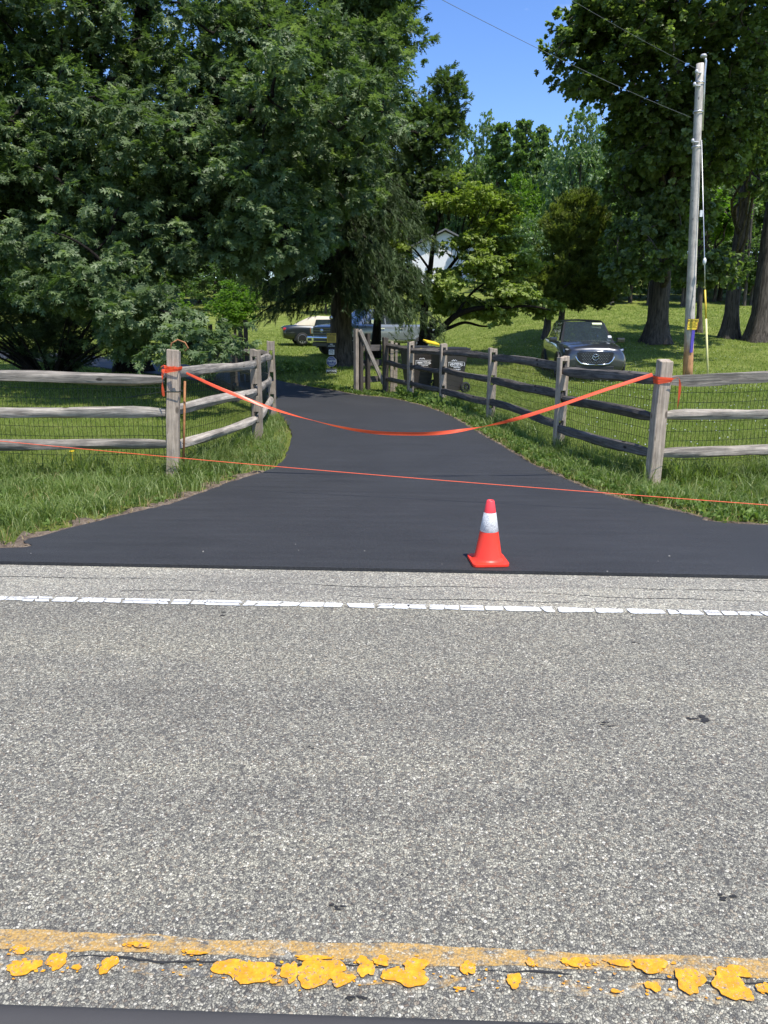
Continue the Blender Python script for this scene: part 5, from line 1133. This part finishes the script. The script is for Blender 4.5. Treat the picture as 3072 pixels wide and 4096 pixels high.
# --- SUV
hd = math.atan2(-.997, -.075); sp_ = Vector((6.02, 22.45, 0))
suv = empty('parked_suv', (sp_.x, sp_.y, Tz(sp_.x, sp_.y)), hd, 'dark grey SUV parked nose-first on the lawn behind the right fence', 'suv')
body(suv, [(-2.27, .70, .76, .66, .45, .75, 1.00, .0), (-2.2, .80, .85, .78, .40, .78, 1.10, .0), (-2.0, .86, .91, .84, .30, .78, 1.14, .0), (-1.3, .88, .92, .86, .26, .78, 1.12, .0), (0, .88, .92, .86, .24, .74, 1.06, .0), (.8, .88, .92, .85, .24, .72, 1.03, .02),
           (1.0, .88, .92, .84, .24, .72, 1.02, .05), (1.55, .88, .915, .80, .24, .70, .98, .07), (1.95, .87, .90, .76, .24, .66, .93, .06), (2.15, .83, .86, .70, .23, .60, .88, .04), (2.25, .76, .80, .62, .24, .55, .80, .02)], M['suv'])
GB = [(-2.12, .74, 1.06), (1.02, .77, .98)]; TFx, TRx = .18, -1.62
bl = lambda s_: Vector((1.05, s_*.78, 1.00)); brr = lambda s_: Vector((-2.15, s_*.72, 1.10)); tf = lambda s_: Vector((.16, s_*.58, 1.60)); tr_ = lambda s_: Vector((-1.62, s_*.55, 1.62))
mb = MB(); P = []
for x, hw, zt in ((.16, .58, 1.60), (-.2, .60, 1.645), (-.8, .60, 1.66), (-1.3, .58, 1.645), (-1.62, .55, 1.61)): P.append([(x, y*hw, zt+(.035 if abs(y) < 1 else 0)*(1-y*y)) for y in (-1, -.92, -.6, 0, .6, .92, 1)])
mb.grid(P); mb.quad(bl(-1), bl(1), tf(1), tf(-1)); mb.quad(brr(1), brr(-1), tr_(-1), tr_(1))
for s_ in (-1, 1): mb.quad(*([bl(s_), tf(s_), Vector((-.2, s_*.6, 1.645)), Vector((-.8, s_*.6, 1.66)), Vector((-1.3, s_*.58, 1.645)), tr_(s_), brr(s_)][::s_]))
mb.build('roof', M['suv'], suv, bevel=.02)
patch(suv, 'windshield', inset((bl(-1), bl(1), tf(1), tf(-1)), (.045, .045, .04, .05)), M['glass'], .010, 9, .035)
patch(suv, 'rear_window', inset((brr(1), brr(-1), tr_(-1), tr_(1)), (.08, .08, .2, .1)), M['glass'], .006)
for s_ in (-1, 1):
    def sd(x, t_): a_ = Vector((x, s_*(.775 if x > -.5 else .75), 1.06)); b2_ = Vector((x*.86-.12, s_*.60, 1.60)); return a_.lerp(b2_, t_)
    for x0_, x1_ in ((.72, -.28), (-.36, -1.35), (-1.42, -1.85)):
        c = [Vector((x0_, s_*.79, 1.06)), Vector((x1_, s_*.772, 1.09)), Vector((max(x1_*.9-.05, -1.5), s_*.615, 1.58)), Vector((min(x0_*.35, .12) if x0_ > 0 else x0_*.92-.02, s_*.625, 1.57))]
        patch(suv, 'side_window', c if s_ < 0 else [c[1], c[0], c[3], c[2]], M['glass'], .010)
    m_ = MB(); m_.box((.88, s_*.98, 1.08), (.10, .22, .14)); m_.box((.86, s_*.85, 1.02), (.06, .1, .04)); m_.build('side_mirror', M['gloss'], suv, bevel=.02)
    MB().box((.945, s_*.98, 1.10), (.03, .2, .07)).build('mirror_cap', M['suv'], suv, bevel=.012)
    for xx in (1.42, -1.35): wheel(suv, xx, s_*.83, .36, .23, M['dalloy'], 10); arch(suv, xx, s_*.925, .36)
    for xx in (.15, -.85): MB().box((xx, s_*.925, .86), (.18, .02, .025)).build('door_handle', M['suv'], suv, bevel=.005)
    # headlight
    c = [Vector((2.165, s_*.50, .765)), Vector((1.985, s_*.80, .785)), Vector((1.95, s_*.80, .87)), Vector((2.13, s_*.52, .825))]
    h_ = patch(suv, 'headlight', c if s_ > 0 else [c[1], c[0], c[3], c[2]], M['gloss'], .04); 
    c2 = [c[0].lerp(c[1], .35), c[0].lerp(c[1], .9), c[3].lerp(c[2], .9), c[3].lerp(c[2], .4)]; c2 = inset([q_+Vector((.014, s_*.009, 0)) for q_ in c2], (.05, .05, .25, .25)); patch(h_, 'lens', c2 if s_ > 0 else [c2[1], c2[0], c2[3], c2[2]], M['lens'], .045)
    # chrome wing along grille
    MB().tube([(2.29, s_*.0, .43), (2.285, s_*.22, .435), (2.26, s_*.38, .46), (2.235, s_*.47, .54), (2.20, s_*.53, .66), (2.13, s_*.62, .745), (2.08, s_*.70, .765)], [.013, .015, .02, .027, .03, .022, .01], 8).build('chrome_wing', M['chrome'], suv, True)
g_ = MB(); g_.prism([(-.50, .745), (-.45, .55), (-.36, .475), (-.2, .445), (.2, .445), (.36, .475), (.45, .55), (.50, .745), (.46, .765), (-.46, .765)], .05, Matrix(((0, 0, 1, 2.225), (1, 0, 0, 0), (0, 1, 0, 0), (0, 0, 0, 1))))
g_ = g_.build('grille', M['black'], suv); mb = MB()
for k in range(7):
    for j in range(-6, 7):
        y_ = j*.068+(k % 2)*.034; z_ = .485+k*.04
        if abs(y_) < .40-.02*abs(k-6)*.6 and not (abs(y_) < .09 and .54 < z_ < .72): mb.box((2.278, y_, z_), (.012, .030, .007))
mb.build('mesh_insert', M['lens'], g_)
eb = MB(); Me = Matrix.Translation((2.285, 0, .635)) @ Matrix.Rotation(R(90), 4, 'Y')
eb.lathe([(.082, .0), (.09, .012), (.078, .018), (.076, .0)], 26, Me)
for s_ in (-1, 1): eb.tube([(2.295, 0, .595), (2.298, s_*.028, .655), (2.295, s_*.06, .665), (2.295, s_*.078, .635)], [.010, .010, .009, .004], 6)
eb.build('emblem', M['chrome'], suv, True)
MB().box((2.235, 0, .345), (.06, 1.05, .10)).build('lower_intake', M['black'], suv, bevel=.01)
MB().box((2.20, 0, .245), (.08, 1.35, .03)).build('front_lip', M['black'], suv, bevel=.01)
MB().tube([(2.22, -.47, .795), (2.255, -.2, .80), (2.26, 0, .80), (2.255, .2, .80), (2.22, .47, .795)], .008, 6).build('bonnet_edge_trim', M['chrome'], suv, True)
patch(suv, 'sticker', [Vector((.93, .60, 1.13)), Vector((.93, .70, 1.13)), Vector((.86, .69, 1.18)), Vector((.86, .60, 1.18))], M['signw'], .03)
MB().box((.33, 0, 1.47), (.03, .16, .045)).build('rear_view_mirror', M['signw'], suv, bevel=.01)
patch(suv, 'sun_visor', [Vector((.42, .22, 1.50)), Vector((.42, .50, 1.50)), Vector((.34, .50, 1.545)), Vector((.34, .22, 1.545))], simple('pale_visor', (.62, .66, .4), .6), .03)
# --- pickup truck
fc = Vector((-2.62, 30.0, 0)); hdv = Vector((-.76, -.65, 0)).normalized(); cpos = fc-hdv*2.9
trk = empty('pickup_truck', (cpos.x, cpos.y, Tz(cpos.x, cpos.y)-.02), math.atan2(hdv.y, hdv.x), 'silver pickup truck with black grille and chrome bumper parked behind the spruce', 'pickup truck')
body(trk, [(2.75, .88, .92, .86, .62, .85, 1.16, .0), (2.62, .94, .98, .92, .58, .88, 1.22, .03), (2.2, .95, 1.0, .94, .50, .9, 1.26, .04), (1.4, .95, 1.0, .94, .48, .9, 1.29, .04), (1.1, .95, 1.0, .95, .46, .9, 1.28, 0), (-.9, .95, 1.0, .95, .46, .9, 1.26, 0), (-2.75, .95, 1.0, .95, .50, .9, 1.30, 0), (-2.88, .93, .97, .92, .52, .9, 1.28, 0)][::-1], M['truckp'])
mb = MB(); 
cf, ct, rt, rb2 = [lambda s_, x=x, y=y, z=z: Vector((x, s_*y, z)) for x, y, z in ((1.35, .86, 1.24), (.55, .68, 1.90), (-.75, .68, 1.92), (-1.0, .86, 1.24))]
mb.quad(cf(-1), cf(1), ct(1), ct(-1)); mb.quad(ct(-1), ct(1), rt(1), rt(-1)); mb.quad(rt(-1), rt(1), rb2(1), rb2(-1))
for s_ in (-1, 1): mb.quad(*([cf(s_), ct(s_), rt(s_), rb2(s_)][::s_]))
mb.build('cab', M['truckp'], trk, bevel=.05)
patch(trk, 'windshield', inset((cf(-1), cf(1), ct(1), ct(-1)), (.05, .05, .06, .06)), M['glass'], .012, 6, .02); patch(trk, 'rear_window', inset((rb2(1), rb2(-1), rt(-1), rt(1)), (.1, .1, .1, .1)), M['glass'], .012)
for s_ in (-1, 1):
    for x0_, x1_, x2_, x3_ in ((1.12, .2, .18, .52), (.12, -.85, -.70, .10)):
        c = [Vector((x0_, s_*.855, 1.29)), Vector((x1_, s_*.855, 1.29)), Vector((x2_, s_*.705, 1.82)), Vector((x3_, s_*.705, 1.82))]; patch(trk, 'side_window', c if s_ < 0 else [c[1], c[0], c[3], c[2]], M['glass'], .012)
    MB().box((-.0, s_*1.005, .62), (3.4, .03, .07)).build('side_trim', M['chrome'], trk, bevel=.01)
    for xx in (.95, -.1): MB().box((xx-.5, s_*1.005, 1.10), (.2, .03, .035)).build('door_handle', M['chrome'], trk)
    MB().box((1.02, s_*1.12, 1.38), (.12, .24, .22)).build('side_mirror', M['chrome'], trk, bevel=.03)
    for xx in (1.95, -1.75): wheel(trk, xx, s_*.90, .40, .26, M['alloy'], 6); arch(trk, xx, s_*1.003, .40, mt=M['truckp'])
    MB().box((2.70, s_*.80, 1.0), (.16, .26, .24)).build('headlight', M['lens'], trk, bevel=.03)
    MB().box((2.66, s_*.955, .99), (.22, .07, .22)).build('indicator', M['amber'], trk, bevel=.02)
g_ = MB().box((2.79, 0, .98), (.12, 1.34, .36)).build('grille', M['black'], trk, bevel=.03)
for z_ in (.88, 1.0, 1.10): MB().box((2.86, 0, z_), (.03, 1.24, .05)).build('bar', M['gloss'], g_, bevel=.01)
MB().lathe([(0, .02), (.12, .012), (.125, 0)], 24, Matrix.Translation((2.865, 0, 1.0)) @ Matrix.Rotation(R(90), 4, 'Y') @ Matrix.Scale(.6, 4, (1, 0, 0))).build('badge', M['alloy'], trk, True)
MB().box((2.86, 0, .66), (.20, 1.98, .22)).build('front_bumper', M['chrome'], trk, bevel=.05); MB().box((2.965, 0, .645), (.02, .9, .12)).build('bumper_opening', M['black'], trk)
for s_ in (-1, 1): MB().box((2.962, s_*.75, .64), (.02, .26, .10)).build('fog_lamp', M['black'], trk)
MB().box((2.7, 0, .45), (.2, 1.6, .18)).build('air_dam', M['black'], trk, bevel=.03)
# --- convertible
hdv = Vector((.97, .24, 0)).normalized(); rc = A(1128, 1395, 37.5); cpos = Vector((rc.x, 37.3, 0))+hdv*2.35
cv = empty('convertible_car', (cpos.x, cpos.y, Tz(cpos.x, cpos.y)), math.atan2(hdv.y, hdv.x), 'black convertible with cream soft top parked beyond the truck', 'car')
body(cv, [(-2.35, .70, .74, .62, .40, .65, .84, .0), (-2.25, .80, .84, .74, .34, .68, .95, .02), (-1.9, .86, .90, .80, .28, .7, 1.0, .03), (-1.2, .88, .92, .84, .24, .7, 1.0, .02), (0, .88, .92, .84, .22, .68, .96, 0), (.9, .88, .92, .82, .22, .66, .94, .04), (1.7, .86, .90, .74, .22, .6, .86, .05), (2.15, .80, .84, .64, .24, .52, .74, .03), (2.3, .70, .74, .55, .28, .5, .66, .0)], M['sedanp'])
mb = MB(); P = []
for x, hw, zt in ((.55, .60, 1.36), (.2, .62, 1.42), (-.4, .62, 1.44), (-.9, .60, 1.38), (-1.5, .58, 1.10), (-1.7, .60, .99)): P.append([(x, -hw-.14, min(zt-.1, .97)), (x, -hw-.05, zt-.12 if zt > 1.1 else zt-.03), (x, -hw*.8, zt-.02), (x, 0, zt+.02), (x, hw*.8, zt-.02), (x, hw+.05, zt-.12 if zt > 1.1 else zt-.03), (x, hw+.14, min(zt-.1, .97))])
mb.grid(P); mb.build('soft_top', M['cream'], cv, True)
for s_ in (-1, 1):
    c = [Vector((.85, s_*.795, .98)), Vector((-.75, s_*.795, .98)), Vector((-.65, s_*.73, 1.27)), Vector((.42, s_*.72, 1.29))]; patch(cv, 'side_window', c if s_ < 0 else [c[1], c[0], c[3], c[2]], M['glass'], .012)
    for xx in (1.38, -1.38): wheel(cv, xx, s_*.82, .33, .22, M['alloy'], 10); arch(cv, xx, s_*.92, .33, mt=M['sedanp'])
    MB().box((-2.22, s_*.62, .80), (.20, .32, .14)).build('tail_light', M['red'], cv, bevel=.04)
    MB().box((.75, s_*.98, 1.0), (.12, .16, .1)).build('side_mirror', M['sedanp'], cv, bevel=.03)
patch(cv, 'windshield', [Vector((1.0, -.72, .98)), Vector((1.0, .72, .98)), Vector((.56, .58, 1.34)), Vector((.56, -.58, 1.34))], M['glass'], .015)
# ------------------------------------------------------------------ house
hx0, hx1 = A(1632, 1000, 70).x, A(1925, 1000, 70).x; hc = (hx0+hx1)/2; zb = Tz(hc, 70); za = A(1775, 922, 70).z; ze = A(1650, 992, 70).z; hw = (hx1-hx0)/2
hs_ = empty('white_house', (hc, 70, zb), 0, 'white clapboard house with grey gable roof glimpsed through the dogwood', 'house')
mb = MB(); zE, zA = ze-zb, za-zb; mb.prism([(-hw+.4, -1), (hw-.4, -1), (hw-.4, zE+.05), (0, zA-.1), (-hw+.4, zE+.05)], 9, Matrix(((1, 0, 0, 0), (0, 0, 1, 0), (0, 1, 0, 0), (0, 0, 0, 1)))); mb.build('wall', M['siding'], hs_)
nb = int((zA-.2)/.16)
for k in range(nb):
    z_ = .1+k*.16; ww = hw-.4 if z_ < zE else (hw-.4)*(zA-.1-z_)/(zA-.1-zE-.05)
    if ww > .15: o = MB().box((0, -.02, z_), (2*ww, .03, .145)).build('siding_board', M['siding'], hs_); o.rotation_euler = (R(-4), 0, 0); 
for s_ in (-1, 1): mb = MB(); a_ = Vector((0, 0, zA)); b2_ = Vector((s_*(hw+.15), 0, zE-.15)); nn = Vector((0, 0, .14)); mb.v += [a_+Vector((0, -.5, 0)), b2_+Vector((0, -.5, 0)), b2_+Vector((0, -.5, 0))+nn, a_+Vector((0, -.5, 0))+nn, a_+Vector((0, 9.3, 0)), b2_+Vector((0, 9.3, 0)), b2_+Vector((0, 9.3, 0))+nn, a_+Vector((0, 9.3, 0))+nn]; mb.f += [(0, 1, 2, 3), (7, 6, 5, 4), (3, 2, 6, 7), (0, 4, 5, 1), (1, 5, 6, 2)]; mb.build('roof', M['roofg'], hs_)
for x_, z_ in ((-.9, zE+.1), (1.2, zE-2.2), (-1.4, zE-2.2)):
    w_ = MB().box((x_, -.05, z_), (.7, .06, 1.0)).build('window', M['roofg'], hs_); MB().box((x_, -.09, z_), (.56, .02, .86)).build('pane', M['glass'], w_)
# ------------------------------------------------------------------ edge of the vehicle the photo was taken from
a, b_ = A(-250, 3984, .42), A(2750, 4085, .42)
d = (b_-a).normalized(); P = [a-d*.3, a, a.lerp(b_, .5), b_, b_+d*.3]
sill = empty('car_window_sill', tuple(a), 0, 'blurred dark grey car window ledge along the bottom edge of the photo', 'car door')
def so_(dy, dz): return [p+Vector((0, dy, dz))-a for p in P]
MB().tube(so_(-.012, -.0148), .015, 10).build('ledge', M['vinyl'], sill, True)
MB().grid([so_(-.02, -.012), so_(-.03, -.05), so_(-.03, -.3)]).build('door_panel', M['vinyl'], sill)
